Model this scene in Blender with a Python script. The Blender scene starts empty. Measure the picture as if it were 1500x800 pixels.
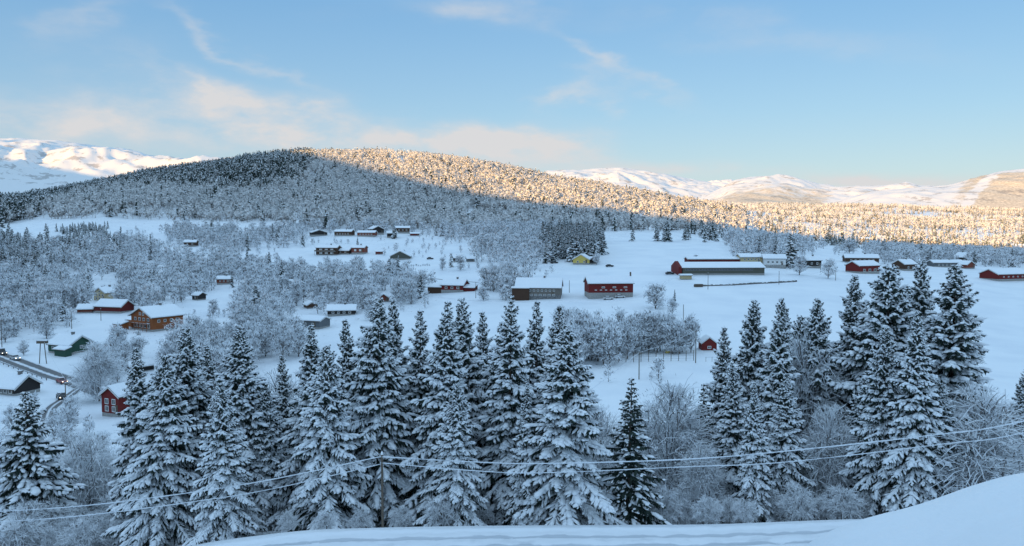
import bpy, math, random
import numpy as np
from mathutils import Vector, Matrix
R = math.radians
random.seed(7)
C = bpy.context.scene
col = C.collection

# ------------------------------------------------------------------ camera
FPX, HZ = 1200.0, 330.0                       # focal length and horizon row, for a 1500x800 picture
TH = math.atan((400 - HZ) / FPX)
cd = bpy.data.cameras.new('camera'); cam = bpy.data.objects.new('camera', cd); col.objects.link(cam)
cd.sensor_width = 36; cd.lens = FPX / 1500 * 36; cd.clip_start = .1; cd.clip_end = 40000
cam.rotation_euler = (R(90) - TH, 0, 0); C.camera = cam

# ------------------------------------------------------------------ sun, sky, exposure
SUN_A, SUN_E = 35.0, 7.0                      # sun stands behind and to the left of the viewer, low
sa, ca = math.sin(R(SUN_A)), math.cos(R(SUN_A))
sl = bpy.data.lights.new('sun', 'SUN'); sl.energy = 2.8; sl.angle = R(.5); sl.color = (1, .56, .16)
sun = bpy.data.objects.new('sun', sl); col.objects.link(sun)
to_sun = Vector((-sa * math.cos(R(SUN_E)), -ca * math.cos(R(SUN_E)), math.sin(R(SUN_E))))
sun.rotation_euler = to_sun.to_track_quat('Z', 'Y').to_euler()
C.view_settings.view_transform = 'Standard'; C.view_settings.look = 'None'; C.view_settings.gamma = 1
C.view_settings.exposure = 1.65

def px_dir(x, y):
    s, c = math.sin(TH), math.cos(TH)
    return Vector((x - 750, FPX * c + (400 - y) * s, -FPX * s + (400 - y) * c))
def slope(y): d = px_dir(750, y); return d.z / d.y
def ucoord(x, y=400): d = px_dir(x, y); return d.x / d.y

W = bpy.data.worlds.new('World'); C.world = W; W.use_nodes = True
nt = W.node_tree; N = nt.nodes; L = nt.links
for n in list(N): N.remove(n)
def M_(op, a, b=None, c=None):
    n = N.new('ShaderNodeMath'); n.operation = op
    for i, v in enumerate((a, b, c)):
        if v is None: continue
        if isinstance(v, (int, float)): n.inputs[i].default_value = v
        else: L.new(v, n.inputs[i])
    return n.outputs[0]
tc = N.new('ShaderNodeTexCoord'); sep = N.new('ShaderNodeSeparateXYZ'); L.new(tc.outputs['Generated'], sep.inputs[0])
sky = N.new('ShaderNodeTexSky'); sky.sky_type = 'NISHITA'; sky.sun_disc = False
sky.sun_elevation = R(SUN_E); sky.sun_rotation = R(180 + SUN_A); sky.altitude = 300; sky.air_density = 1.0; sky.dust_density = .6; sky.ozone_density = 1.6
ys = M_('MAXIMUM', sep.outputs[1], .02)
# direction measured as a slope (tan of azimuth, tan of elevation), warped by noise
nz = N.new('ShaderNodeTexNoise'); nz.inputs['Scale'].default_value = 5.5; nz.inputs['Detail'].default_value = 5; nz.inputs['Roughness'].default_value = .55
mpn = N.new('ShaderNodeMapping'); mpn.inputs['Scale'].default_value = (1, 1, 2.6); L.new(tc.outputs['Generated'], mpn.inputs[0]); L.new(mpn.outputs[0], nz.inputs[0])
nsep = N.new('ShaderNodeSeparateColor'); L.new(nz.outputs['Color'], nsep.inputs[0])
az = M_('ADD', M_('DIVIDE', sep.outputs[0], ys), M_('MULTIPLY', M_('SUBTRACT', nsep.outputs[0], .5), .34))
el = M_('ADD', M_('DIVIDE', sep.outputs[2], ys), M_('MULTIPLY', M_('SUBTRACT', nsep.outputs[1], .5), .13))
clouds = [  # x, y, half length, half height, tilt, strength
    (560, 207, 280, 36, .13, 1.35), (400, 172, 120, 20, .4, .4), (310, 148, 70, 10, .6, .45), (700, 208, 150, 24, .1, .9), (60, 180, 200, 36, .02, 1.1), (180, 120, 130, 45, .3, .30),
    (880, 90, 80, 14, .55, .6), (835, 130, 40, 20, -.5, .6), (1300, 266, 120, 9.5, .02, 1.9), (1000, 246, 130, 9.5, 0, .9),
    (370, 75, 130, 12, .45, .5), (690, 8, 100, 20, 0, .45), (1150, 45, 200, 24, .1, .22), (100, 12, 70, 22, -.6, .3), (1350, 290, 400, 20, 0, .3)]
acc = None
az2 = M_('ADD', M_('DIVIDE', sep.outputs[0], ys), M_('MULTIPLY', M_('SUBTRACT', nsep.outputs[0], .5), .10)); el2 = M_('ADD', M_('DIVIDE', sep.outputs[2], ys), M_('MULTIPLY', M_('SUBTRACT', nsep.outputs[1], .5), .022))
for (cx, cy, hx, hy, t, s) in clouds:
    low = hy < 10                                         # thin low banks are warped less
    dx = M_('SUBTRACT', az2 if low else az, ucoord(cx, cy)); dy = M_('SUBTRACT', el2 if low else el, slope(cy)); ct, st = math.cos(t), math.sin(t)
    a = M_('ADD', M_('MULTIPLY', dx, ct), M_('MULTIPLY', dy, -st)); b = M_('ADD', M_('MULTIPLY', dx, st), M_('MULTIPLY', dy, ct))
    q = M_('ADD', M_('POWER', M_('ABSOLUTE', M_('DIVIDE', a, hx / FPX)), 2), M_('POWER', M_('ABSOLUTE', M_('DIVIDE', b, hy / FPX)), 2))
    g = M_('MULTIPLY', M_('EXPONENT', M_('MULTIPLY', q, -1)), s)
    acc = g if acc is None else M_('ADD', acc, g)
nz2 = N.new('ShaderNodeTexNoise'); nz2.inputs['Scale'].default_value = 9; nz2.inputs['Detail'].default_value = 7; nz2.inputs['Roughness'].default_value = .6
mp2 = N.new('ShaderNodeMapping'); mp2.inputs['Scale'].default_value = (1, 1, 2.4); mp2.inputs['Rotation'].default_value = (0, .3, 0); L.new(tc.outputs['Generated'], mp2.inputs[0]); L.new(mp2.outputs[0], nz2.inputs[0])
tx = N.new('ShaderNodeMapRange'); tx.inputs[1].default_value = .36; tx.inputs[2].default_value = .66; tx.inputs[3].default_value = .22; tx.inputs[4].default_value = 1.1; L.new(nz2.outputs[0], tx.inputs[0])
fac = M_('MINIMUM', M_('MULTIPLY', M_('MULTIPLY', acc, tx.outputs[0]), M_('GREATER_THAN', sep.outputs[1], .03)), .95)
mix = N.new('ShaderNodeMix'); mix.data_type = 'RGBA'; L.new(fac, mix.inputs[0])
tint = N.new('ShaderNodeMix'); tint.data_type = 'RGBA'; tint.blend_type = 'MULTIPLY'; tint.inputs[0].default_value = 1
L.new(sky.outputs[0], tint.inputs[6]); tint.inputs[7].default_value = (1.0, 1.0, 1.0, 1)
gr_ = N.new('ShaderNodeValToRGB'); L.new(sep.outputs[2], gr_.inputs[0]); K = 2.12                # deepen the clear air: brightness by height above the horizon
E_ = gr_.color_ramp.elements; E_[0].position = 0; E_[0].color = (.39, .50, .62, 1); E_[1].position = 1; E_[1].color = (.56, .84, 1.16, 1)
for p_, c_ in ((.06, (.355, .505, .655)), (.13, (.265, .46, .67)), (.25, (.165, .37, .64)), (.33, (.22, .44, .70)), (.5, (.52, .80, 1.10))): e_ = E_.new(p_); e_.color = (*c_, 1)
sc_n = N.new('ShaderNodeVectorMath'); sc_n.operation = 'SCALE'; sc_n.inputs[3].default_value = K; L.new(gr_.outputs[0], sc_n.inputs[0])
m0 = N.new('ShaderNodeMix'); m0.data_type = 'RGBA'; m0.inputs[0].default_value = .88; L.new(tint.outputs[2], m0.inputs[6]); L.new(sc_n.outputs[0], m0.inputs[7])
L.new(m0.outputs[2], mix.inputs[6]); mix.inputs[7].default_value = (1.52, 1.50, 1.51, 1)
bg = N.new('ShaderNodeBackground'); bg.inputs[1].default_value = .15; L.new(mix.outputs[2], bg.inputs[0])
wo = N.new('ShaderNodeOutputWorld'); L.new(bg.outputs[0], wo.inputs[0])

# ------------------------------------------------------------------ materials
MT = {}
def mat(name, c, rough=.7, c2=None, scale=3., bump=0., bscale=8., emit=None, spec=.3, detail=4, lo=.35, hi=.65, bdist=.1, scl=None):
    if name in MT: return MT[name]
    m = bpy.data.materials.new(name); m.use_nodes = True; t = m.node_tree; b = t.nodes['Principled BSDF']
    b.inputs['Base Color'].default_value = (*c, 1); b.inputs['Roughness'].default_value = rough; b.inputs['Specular IOR Level'].default_value = spec
    tcn = t.nodes.new('ShaderNodeTexCoord'); src = tcn.outputs['Object']
    if scl:
        mp = t.nodes.new('ShaderNodeMapping'); mp.inputs['Scale'].default_value = scl; t.links.new(src, mp.inputs[0]); src = mp.outputs[0]
    if c2:
        n = t.nodes.new('ShaderNodeTexNoise'); n.inputs['Scale'].default_value = scale; n.inputs['Detail'].default_value = detail; t.links.new(src, n.inputs[0])
        r = t.nodes.new('ShaderNodeValToRGB'); r.color_ramp.elements[0].position = lo; r.color_ramp.elements[1].position = hi
        r.color_ramp.elements[0].color = (*c, 1); r.color_ramp.elements[1].color = (*c2, 1)
        t.links.new(n.outputs[0], r.inputs[0]); t.links.new(r.outputs[0], b.inputs['Base Color'])
    if bump:
        n2 = t.nodes.new('ShaderNodeTexNoise'); n2.inputs['Scale'].default_value = bscale; n2.inputs['Detail'].default_value = 5; t.links.new(src, n2.inputs[0])
        bp = t.nodes.new('ShaderNodeBump'); bp.inputs['Strength'].default_value = bump; bp.inputs['Distance'].default_value = bdist
        t.links.new(n2.outputs[0], bp.inputs['Height']); t.links.new(bp.outputs[0], b.inputs['Normal'])
    if emit:
        b.inputs['Emission Color'].default_value = (*emit[0], 1); b.inputs['Emission Strength'].default_value = emit[1]
    MT[name] = m; return m
SNOW = mat('snow', (.80, .83, .87), .65, (.86, .88, .90), 2)
FROST = mat('frost', (.72, .75, .79), .7, (.86, .88, .90), 1.2)
NEEDLE = mat('needles', (.016, .032, .028), .7, (.04, .058, .044), 1.5)
FNEEDLE = mat('frosted_needles', (.05, .075, .06), .8, (.13, .16, .15), 1.5)
BARK = mat('bark', (.07, .05, .04), .9, (.13, .10, .08), 4, .6, 20)
FARF = mat('rimed_twigs', (.56, .56, .56), .8, (.74, .73, .72), .5)
FART = mat('bare_crown_twigs', (.20, .18, .17), .9, (.32, .29, .27), .5)
TWIG = mat('twigs', (.12, .11, .11), .9, (.27, .255, .25), 1.2)
GLASS = mat('glass', (.02, .025, .03), .1, spec=.6)
PALE_PANE = mat('pale_pane', (.60, .60, .58), .3)  # even off-white pane colour, used in place of the dark glass
WHITE = mat('white_paint', (.75, .74, .72), .5, (.66, .66, .64), 3)
TIMBER = mat('weathered_timber', (.09, .07, .055), .85, (.16, .13, .10), 3, scl=(6, 6, 1))
STEEL = mat('steel', (.22, .23, .25), .5)
STONE = mat('stone', (.10, .10, .10), .9, (.25, .24, .23), 2)
CONC = mat('concrete', (.28, .27, .26), .9, (.36, .35, .33), 2)
CABLE = mat('snowy_cable', (.72, .75, .79), .7, (.35, .37, .4), 1.5, lo=.55, hi=.75)

# ------------------------------------------------------------------ helpers
def link(o, parent=None):
    col.objects.link(o)
    if parent: o.parent = parent
    return o
def tag(o, label=None, cat=None, group=None, kind=None):
    if label: o['label'] = label
    if cat: o['category'] = cat
    if group: o['group'] = group
    if kind: o['kind'] = kind
    return o
def empty(name, loc, rz=0):
    o = bpy.data.objects.new(name, None); o.location = loc; o.rotation_euler = (0, 0, rz); o.empty_display_size = .2
    return link(o)
def mk_mesh(name, V, T, mats, mi=None, smooth=None):
    V = np.asarray(V, np.float32); T = np.asarray(T, np.int32); k = T.shape[1]
    me = bpy.data.meshes.new(name); me.vertices.add(len(V)); me.vertices.foreach_set('co', V.ravel())
    me.loops.add(T.size); me.loops.foreach_set('vertex_index', T.ravel())
    me.polygons.add(len(T)); me.polygons.foreach_set('loop_start', np.arange(0, T.size, k, dtype=np.int32))
    for m in mats: me.materials.append(m)
    if mi is not None: me.polygons.foreach_set('material_index', np.asarray(mi, np.int32))
    if smooth is not None:
        s = np.full(len(T), bool(smooth)) if isinstance(smooth, (bool, int)) else np.asarray(smooth, bool)
        me.polygons.foreach_set('use_smooth', s)
    else: me.polygons.foreach_set('use_smooth', np.zeros(len(T), bool))
    me.update(calc_edges=True); return me
def mobj(name, V, T, mats, mi=None, parent=None, smooth=None):
    return link(bpy.data.objects.new(name, mk_mesh(name, V, T, mats, mi, smooth)), parent)
def copy_tree(o, parent=None):
    c = o.copy(); col.objects.link(c); c.parent = parent
    for ch in KIDS.get(o.name, list(o.children)): copy_tree(ch, c)
    return c
KIDS = {}
class MB:                                       # collects boxes, prisms and tubes; build() links them as ONE mesh
    def __init__(s): s.v = []; s.f = []
    def add(s, vs, fs):
        k = len(s.v); s.v += [tuple(p) for p in vs]; s.f += [tuple(i + k for i in f) for f in fs]; return s
    def box(s, x0, x1, y0, y1, z0, z1, Mx=None):
        vs = [Vector(p) for p in ((x0, y0, z0), (x1, y0, z0), (x1, y1, z0), (x0, y1, z0), (x0, y0, z1), (x1, y0, z1), (x1, y1, z1), (x0, y1, z1))]
        if Mx: vs = [Mx @ v for v in vs]
        return s.add(vs, [(3, 2, 1, 0), (4, 5, 6, 7), (0, 1, 5, 4), (1, 2, 6, 5), (2, 3, 7, 6), (3, 0, 4, 7)])
    def prism(s, poly, a, b, axis='y'):         # poly in the plane across the axis, extruded from a to b
        n = len(poly)
        def P(p, t): return (p[0], t, p[1]) if axis == 'y' else (t, p[0], p[1])
        vs = [P(p, a) for p in poly] + [P(p, b) for p in poly]
        fs = [tuple(range(n)), tuple(range(2 * n - 1, n - 1, -1))] + [(i, i + n, (i + 1) % n + n, (i + 1) % n) for i in range(n)]
        return s.add(vs, fs)
    def tube(s, pts, rad, n=6):
        pts = [Vector(p) for p in pts]; k = len(s.v); rr = rad if isinstance(rad, (list, tuple)) else [rad] * len(pts)
        for i, p in enumerate(pts):
            d = (pts[min(i + 1, len(pts) - 1)] - pts[max(i - 1, 0)]).normalized()
            a = d.orthogonal().normalized() if abs(d.z) > .9 else Vector((0, 0, 1)).cross(d).normalized(); b = d.cross(a)
            for j in range(n):
                t = 2 * math.pi * j / n; s.v.append(tuple(p + (a * math.cos(t) + b * math.sin(t)) * rr[i]))
        for i in range(len(pts) - 1):
            for j in range(n): s.f.append((k + i * n + j, k + i * n + (j + 1) % n, k + (i + 1) * n + (j + 1) % n, k + (i + 1) * n + j))
        s.f.append(tuple(k + j for j in range(n))[::-1]); s.f.append(tuple(k + (len(pts) - 1) * n + j for j in range(n)))
        return s
    def build(s, name, m, parent=None, bevel=0, smooth=False):
        me = bpy.data.meshes.new(name); me.from_pydata(s.v, [], s.f); me.materials.append(m)
        import bmesh
        bm = bmesh.new(); bm.from_mesh(me); bmesh.ops.recalc_face_normals(bm, faces=bm.faces)
        if bevel: bmesh.ops.bevel(bm, geom=list(bm.edges), offset=bevel, segments=2, affect='EDGES', clamp_overlap=True)
        bm.to_mesh(me); bm.free()
        if smooth:
            for p in me.polygons: p.use_smooth = True
        return link(bpy.data.objects.new(name, me), parent)

# value noise
_rs = np.random.RandomState(3); _LAT = _rs.rand(256, 256)
def vnoise(x, y):
    x = np.asarray(x, float); y = np.asarray(y, float); xi = np.floor(x).astype(int); yi = np.floor(y).astype(int)
    fx = x - xi; fy = y - yi; fx = fx * fx * (3 - 2 * fx); fy = fy * fy * (3 - 2 * fy)
    g = lambda a, b: _LAT[a % 256, b % 256]
    return (g(xi, yi) * (1 - fx) + g(xi + 1, yi) * fx) * (1 - fy) + (g(xi, yi + 1) * (1 - fx) + g(xi + 1, yi + 1) * fx) * fy - .5
def fbm(x, y, sc, o=4, g=.5):
    s = 0; a = 1
    for i in range(o): s = s + a * vnoise(np.asarray(x) / sc + 17.3 * i, np.asarray(y) / sc + 9.1 * i); a *= g; sc /= 2.03
    return s

# ------------------------------------------------------------------ terrain
YN = [3, 6, 12, 20, 38, 44, 50, 60, 75, 110, 150, 190, 220, 260, 300, 350, 420, 520, 620, 700, 800, 1000, 1300, 1600, 2500, 4000, 9000]
TB = {
 0:   [1250,1100,960,930,920,890,862,850,790,700,640,600,565,528,490,460,430,400,368,345,325,299,305,310,305,300,310],
 150: [1250,1100,960,925,905,870,832,820,780,700,640,606,572,524,488,458,430,400,368,342,323,290,268,278,295,300,310],
 300: [1250,1100,955,915,880,840,795,792,765,695,635,592,560,525,492,462,430,398,366,343,324,285,242,262,285,300,310],
 400: [1250,1100,950,910,868,830,780,782,762,695,635,592,560,525,493,465,433,397,366,344,325,283,222,247,285,300,310],
 450: [1250,1100,950,910,865,825,774,778,762,695,635,592,560,526,494,466,434,396,366,344,325,280,214,245,285,300,310],
 600: [1250,1100,945,905,862,820,770,774,758,690,628,585,550,518,488,458,424,390,362,345,327,286,217,245,285,300,310],
 750: [1250,1100,940,900,860,818,768,772,755,685,620,572,542,508,474,441,408,378,352,338,322,292,247,268,288,300,310],
 900: [1250,1090,935,900,858,816,768,770,752,675,612,562,532,502,470,438,405,372,353,348,338,308,282,282,285,295,310],
 1050:[1240,1080,920,895,858,816,767,770,750,670,610,560,530,504,468,430,402,370,347,352,350,335,312,308,303,302,310],
 1200:[1200,1000,782,880,852,812,760,766,750,670,610,565,535,505,470,435,403,386,368,362,362,350,334,322,305,302,310],
 1270:[1180,960,752,870,848,808,757,765,750,670,610,565,537,508,473,438,405,388,374,368,367,356,340,325,305,302,310],
 1350:[1150,930,732,860,845,800,757,764,750,672,612,566,540,512,478,442,408,390,380,374,372,362,345,330,306,302,310],
 1430:[1120,900,702,850,840,795,757,764,750,674,614,568,542,516,482,446,412,393,383,377,375,366,349,333,308,303,310],
 1500:[1100,880,680,840,835,790,755,762,750,676,616,570,545,520,486,450,416,396,386,380,377,368,352,335,310,304,310],
 2300:[1000,800,600,750,800,780,750,752,745,680,620,575,548,520,486,450,416,396,386,380,377,368,352,335,310,304,310]}
xs = sorted(TB); NU, NY = 420, 700
LY = np.linspace(math.log(2.2), math.log(9500), NY); ly_n = np.log(YN)
sly = np.vectorize(slope)
rows = np.array([np.interp(LY, ly_n, TB[x]) for x in xs])            # pixel row by depth, for each column
UG = np.linspace(ucoord(-900), ucoord(2300), NU); cu = [ucoord(x) for x in xs]
cu[0] = ucoord(0)
G = np.array([np.interp(UG, cu, rows[:, j]) for j in range(NY)]).T     # [u, y]
def blur(A, s, ax):
    k = np.exp(-.5 * (np.arange(-int(3 * s), int(3 * s) + 1) / s) ** 2); k /= k.sum(); p = len(k) // 2
    pw = [(0, 0), (0, 0)]; pw[ax] = (p, p); B = np.pad(A, pw, mode='edge')
    return np.apply_along_axis(lambda v: np.convolve(v, k, 'valid'), ax, B)
G2 = blur(blur(G, 5, 0), 7, 1); G1 = blur(blur(G, 3, 0), 3.2, 1)
wsm = np.clip((LY - math.log(75)) / .5, 0, 1)[None, :]; G = G1 * (1 - wsm) + G2 * wsm
Gs = sly(G)                                                          # z / depth
u0 = ucoord(430)
def zraw(X, Y):
    X = np.asarray(X, float); Y = np.asarray(Y, float); Yc = np.maximum(Y, 2.5)
    u = np.clip(X / Yc, UG[0], UG[-1]); i = (u - UG[0]) / (UG[1] - UG[0]); j = (np.log(Yc) - LY[0]) / (LY[1] - LY[0])
    i = np.clip(i, 0, NU - 1.001); j = np.clip(j, 0, NY - 1.001); i0 = i.astype(int); j0 = j.astype(int); fi = i - i0; fj = j - j0
    s = (Gs[i0, j0] * (1 - fi) + Gs[i0 + 1, j0] * fi) * (1 - fj) + (Gs[i0, j0 + 1] * (1 - fi) + Gs[i0 + 1, j0 + 1] * fi) * fj
    z = s * Yc
    return np.where(Y < 2.5, -1.95 - .012 * (2.5 - Y) , z)
def zt(X, Y):
    X = np.asarray(X, float); Y = np.asarray(Y, float)
    z = zraw(X, Y)
    near = np.clip((Y - 58) / 30, 0, 1)
    z = z + near * (fbm(X, Y, 45, 3) * .9) + np.clip((Y - 640) / 200, 0, 1) * fbm(X + 300, Y, 130, 5) * 11
    left = np.clip((u0 - X / np.maximum(Y, 3)) / .1, 0, 1) * np.clip((Y - 300) / 100, 0, 1)
    z = z + left * fbm(X, Y + 50, 60, 4) * 3.5
    z = z + np.clip((48 - Y) / 10, 0, 1) * (fbm(X, Y, 5, 3) * .26 + fbm(X, Y, 1.3, 3) * .05)
    return z
def hit(x, y, ymin=58, ymax=8500):
    d = px_dir(x, y); Ys = np.exp(np.linspace(math.log(ymin), math.log(ymax), 2600)); dz = d.z / d.y * Ys - zt(d.x / d.y * Ys, Ys)
    k = np.argmax(dz <= 0)
    if dz[k] > 0: raise ValueError('no hit %s %s' % (x, y))
    Y = Ys[k]; return Vector((d.x / d.y * Y, Y, float(zt(d.x / d.y * Y, Y))))
def at(x, Y): X = ucoord(x) * Y; return Vector((X, Y, float(zt(X, Y))))
def proj(X, Y, Z):
    s, c = math.sin(TH), math.cos(TH); f = Y * c - Z * s; up = Y * s + Z * c
    return 750 + FPX * X / f, 400 - FPX * up / f

def closest(x, y, Y0, Y1):                     # the ground point between two depths that shows nearest to this row
    Ys = np.linspace(Y0, Y1, 300); Xs = ucoord(x) * Ys; Zs = zt(Xs, Ys); k = int(np.argmin(np.abs(proj(Xs, Ys, Zs)[1] - y))); return Vector((Xs[k], Ys[k], float(Zs[k])))
NV_, NR = 520, 900
vv = np.linspace(-1.5, 1.25, NV_); yy = np.concatenate([np.linspace(-40, 3, 30)[:-1], np.exp(np.linspace(math.log(3), math.log(9000), NR))])
VV, YY = np.meshgrid(vv, yy); XX = VV * (np.maximum(YY, 0) + 34); ZZ = zt(XX, YY)
nr, nc = XX.shape; idx = np.arange(nr * nc).reshape(nr, nc)
Q = np.stack([idx[:-1, :-1], idx[:-1, 1:], idx[1:, 1:], idx[1:, :-1]], -1).reshape(-1, 4)
def snow_ground():
    m = bpy.data.materials.new('snow_ground'); m.use_nodes = True; t = m.node_tree; b = t.nodes['Principled BSDF']; b.inputs['Roughness'].default_value = .6; b.inputs['Specular IOR Level'].default_value = .25
    tcn = t.nodes.new('ShaderNodeTexCoord')
    n = t.nodes.new('ShaderNodeTexNoise'); n.inputs['Scale'].default_value = .06; n.inputs['Detail'].default_value = 8; t.links.new(tcn.outputs['Object'], n.inputs[0])
    r = t.nodes.new('ShaderNodeValToRGB'); r.color_ramp.elements[0].position = .3; r.color_ramp.elements[1].position = .6
    r.color_ramp.elements[0].color = (.76, .79, .83, 1); r.color_ramp.elements[1].color = (.85, .87, .89, 1); t.links.new(n.outputs[0], r.inputs[0])
    # bare heath, rocks and tufts poking through on rough ground
    at_ = t.nodes.new('ShaderNodeAttribute'); at_.attribute_name = 'rough'
    n3 = t.nodes.new('ShaderNodeTexNoise'); n3.inputs['Scale'].default_value = .55; n3.inputs['Detail'].default_value = 6; n3.inputs['Roughness'].default_value = .7; t.links.new(tcn.outputs['Object'], n3.inputs[0])
    r3 = t.nodes.new('ShaderNodeValToRGB'); r3.color_ramp.elements[0].position = .60; r3.color_ramp.elements[1].position = .66; t.links.new(n3.outputs[0], r3.inputs[0])
    mu = t.nodes.new('ShaderNodeMath'); mu.operation = 'MULTIPLY'; t.links.new(r3.outputs[0], mu.inputs[0]); t.links.new(at_.outputs['Fac'], mu.inputs[1])
    mx = t.nodes.new('ShaderNodeMix'); mx.data_type = 'RGBA'; t.links.new(mu.outputs[0], mx.inputs[0]); t.links.new(r.outputs[0], mx.inputs[6]); mx.inputs[7].default_value = (.16, .15, .14, 1)
    t.links.new(mx.outputs[2], b.inputs['Base Color'])
    n2 = t.nodes.new('ShaderNodeTexNoise'); n2.inputs['Scale'].default_value = .9; n2.inputs['Detail'].default_value = 9; n2.inputs['Roughness'].default_value = .62; t.links.new(tcn.outputs['Object'], n2.inputs[0])
    bp = t.nodes.new('ShaderNodeBump'); bp.inputs['Strength'].default_value = .35; bp.inputs['Distance'].default_value = .3; t.links.new(n2.outputs[0], bp.inputs['Height']); t.links.new(bp.outputs[0], b.inputs['Normal'])
    return m
GROUND = snow_ground()
ground = mobj('ground', np.stack([XX, YY, ZZ], -1).reshape(-1, 3), Q, [GROUND], smooth=True); tag(ground, kind='structure')

# mountain ridge behind the viewer: the valley lies in its shadow
T0 = 700.0; tE = math.tan(R(SUN_E))
def st(P): return P[0] * ca - P[1] * sa, P[0] * sa + P[1] * ca
bnd = []
for (x, y, Yg) in ((445, 232, 0), (480, 237, 0), (560, 258, 0), (640, 278, 0), (740, 298, 0), (850, 316, 0), (930, 322, 0), (1010, 0, 900), (1100, 0, 900), (1200, 0, 880), (1330, 0, 840), (1450, 0, 800)):
    P = closest(x, y, 740, 1300) if y else at(x, Yg)
    s_, t_ = st(P); bnd.append((s_, P.z + 4 + (t_ + T0) * tE))
bnd.append((-1060, bnd[0][1] + 30)); bnd.append((-1200, bnd[0][1] + 20)); bnd.append((-2500, 400))
for (x, y) in ((300, 285), (240, 268), (180, 247), (120, 236), (60, 228), (0, 224)):
    P = px_dir(x, y) * (4300 / px_dir(x, y).y); s_, t_ = st(P); bnd.append((s_, P.z + (t_ + T0) * tE))
bnd.append((-6500, 900)); bnd.append((60, 165)); bnd.append((400, 170)); bnd.append((3000, 220)); bnd.sort()
bs = np.array([b[0] for b in bnd]); bh = np.array([b[1] for b in bnd])
ss = np.concatenate([np.linspace(-7000, -1300, 160)[:-1], np.linspace(-1300, 500, 180)[:-1], np.linspace(500, 4000, 60)]); tt = np.linspace(-1, 1, 41)
SS, TT = np.meshgrid(ss, tt); Hh = np.interp(SS, bs, bh)
TW = T0 - TT * 520                                    # distance behind the viewer
base = -12.0; prof = np.cos(TT * math.pi / 2) ** .9
Zr = base + (Hh - base) * prof + fbm(SS, TW, 220, 4) * 60 * (1 - np.abs(prof)) * prof * 2
Xr = SS * ca - TW * sa; Yr = -SS * sa - TW * ca
n1, n2_ = SS.shape; idr = np.arange(n1 * n2_).reshape(n1, n2_)
Qr = np.stack([idr[:-1, :-1], idr[:-1, 1:], idr[1:, 1:], idr[1:, :-1]], -1).reshape(-1, 4)
tag(mobj('hills', np.stack([Xr, Yr, Zr], -1).reshape(-1, 3), Qr, [GROUND], smooth=True), kind='structure')

# far mountains
def mountain_mat(name, wood, wlo, whi, wscale, heath=.55):
    m = bpy.data.materials.new(name); m.use_nodes = True; t = m.node_tree; b = t.nodes['Principled BSDF']; b.inputs['Roughness'].default_value = .7; b.inputs['Specular IOR Level'].default_value = .2
    tcn = t.nodes.new('ShaderNodeTexCoord'); a = t.nodes.new('ShaderNodeAttribute'); a.attribute_name = 'wood'
    n = t.nodes.new('ShaderNodeTexNoise'); n.inputs['Scale'].default_value = .02; n.inputs['Detail'].default_value = 8; n.inputs['Roughness'].default_value = .65; t.links.new(tcn.outputs['Object'], n.inputs[0])
    mm = t.nodes.new('ShaderNodeMath'); mm.operation = 'MULTIPLY_ADD'; t.links.new(n.outputs[0], mm.inputs[0]); mm.inputs[1].default_value = .9; t.links.new(a.outputs['Fac'], mm.inputs[2])
    r = t.nodes.new('ShaderNodeValToRGB'); r.color_ramp.elements[0].position = .80; r.color_ramp.elements[1].position = 1.02; t.links.new(mm.outputs[0], r.inputs[0])
    mx = t.nodes.new('ShaderNodeMix'); mx.data_type = 'RGBA'; t.links.new(r.outputs[0], mx.inputs[0]); mx.inputs[6].default_value = (.74, .74, .74, 1)
    w2 = t.nodes.new('ShaderNodeTexNoise'); w2.inputs['Scale'].default_value = .12; w2.inputs['Detail'].default_value = 6; t.links.new(tcn.outputs['Object'], w2.inputs[0])
    rr = t.nodes.new('ShaderNodeValToRGB'); rr.color_ramp.elements[0].position = .35; rr.color_ramp.elements[1].position = .65; rr.color_ramp.elements[0].color = (*[c * .75 for c in wood], 1); rr.color_ramp.elements[1].color = (*[c * 1.2 for c in wood], 1)
    t.links.new(w2.outputs[0], rr.inputs[0]); t.links.new(rr.outputs[0], mx.inputs[7])
    n4 = t.nodes.new('ShaderNodeTexNoise'); n4.inputs['Scale'].default_value = .012; n4.inputs['Detail'].default_value = 10; n4.inputs['Roughness'].default_value = .72; t.links.new(tcn.outputs['Object'], n4.inputs[0])
    r4 = t.nodes.new('ShaderNodeValToRGB'); r4.color_ramp.elements[0].position = heath; r4.color_ramp.elements[1].position = heath + .05; t.links.new(n4.outputs[0], r4.inputs[0])
    m4 = t.nodes.new('ShaderNodeMath'); m4.operation = 'MULTIPLY'; t.links.new(r4.outputs[0], m4.inputs[0]); m4.inputs[1].default_value = .55
    mx2 = t.nodes.new('ShaderNodeMix'); mx2.data_type = 'RGBA'; t.links.new(m4.outputs[0], mx2.inputs[0]); t.links.new(mx.outputs[2], mx2.inputs[6]); mx2.inputs[7].default_value = (.22, .20, .19, 1)
    t.links.new(mx2.outputs[2], b.inputs['Base Color'])
    return m
MOUNT = mountain_mat('mountain_snow', (.62, .54, .43), .5, .6, .02)
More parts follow.
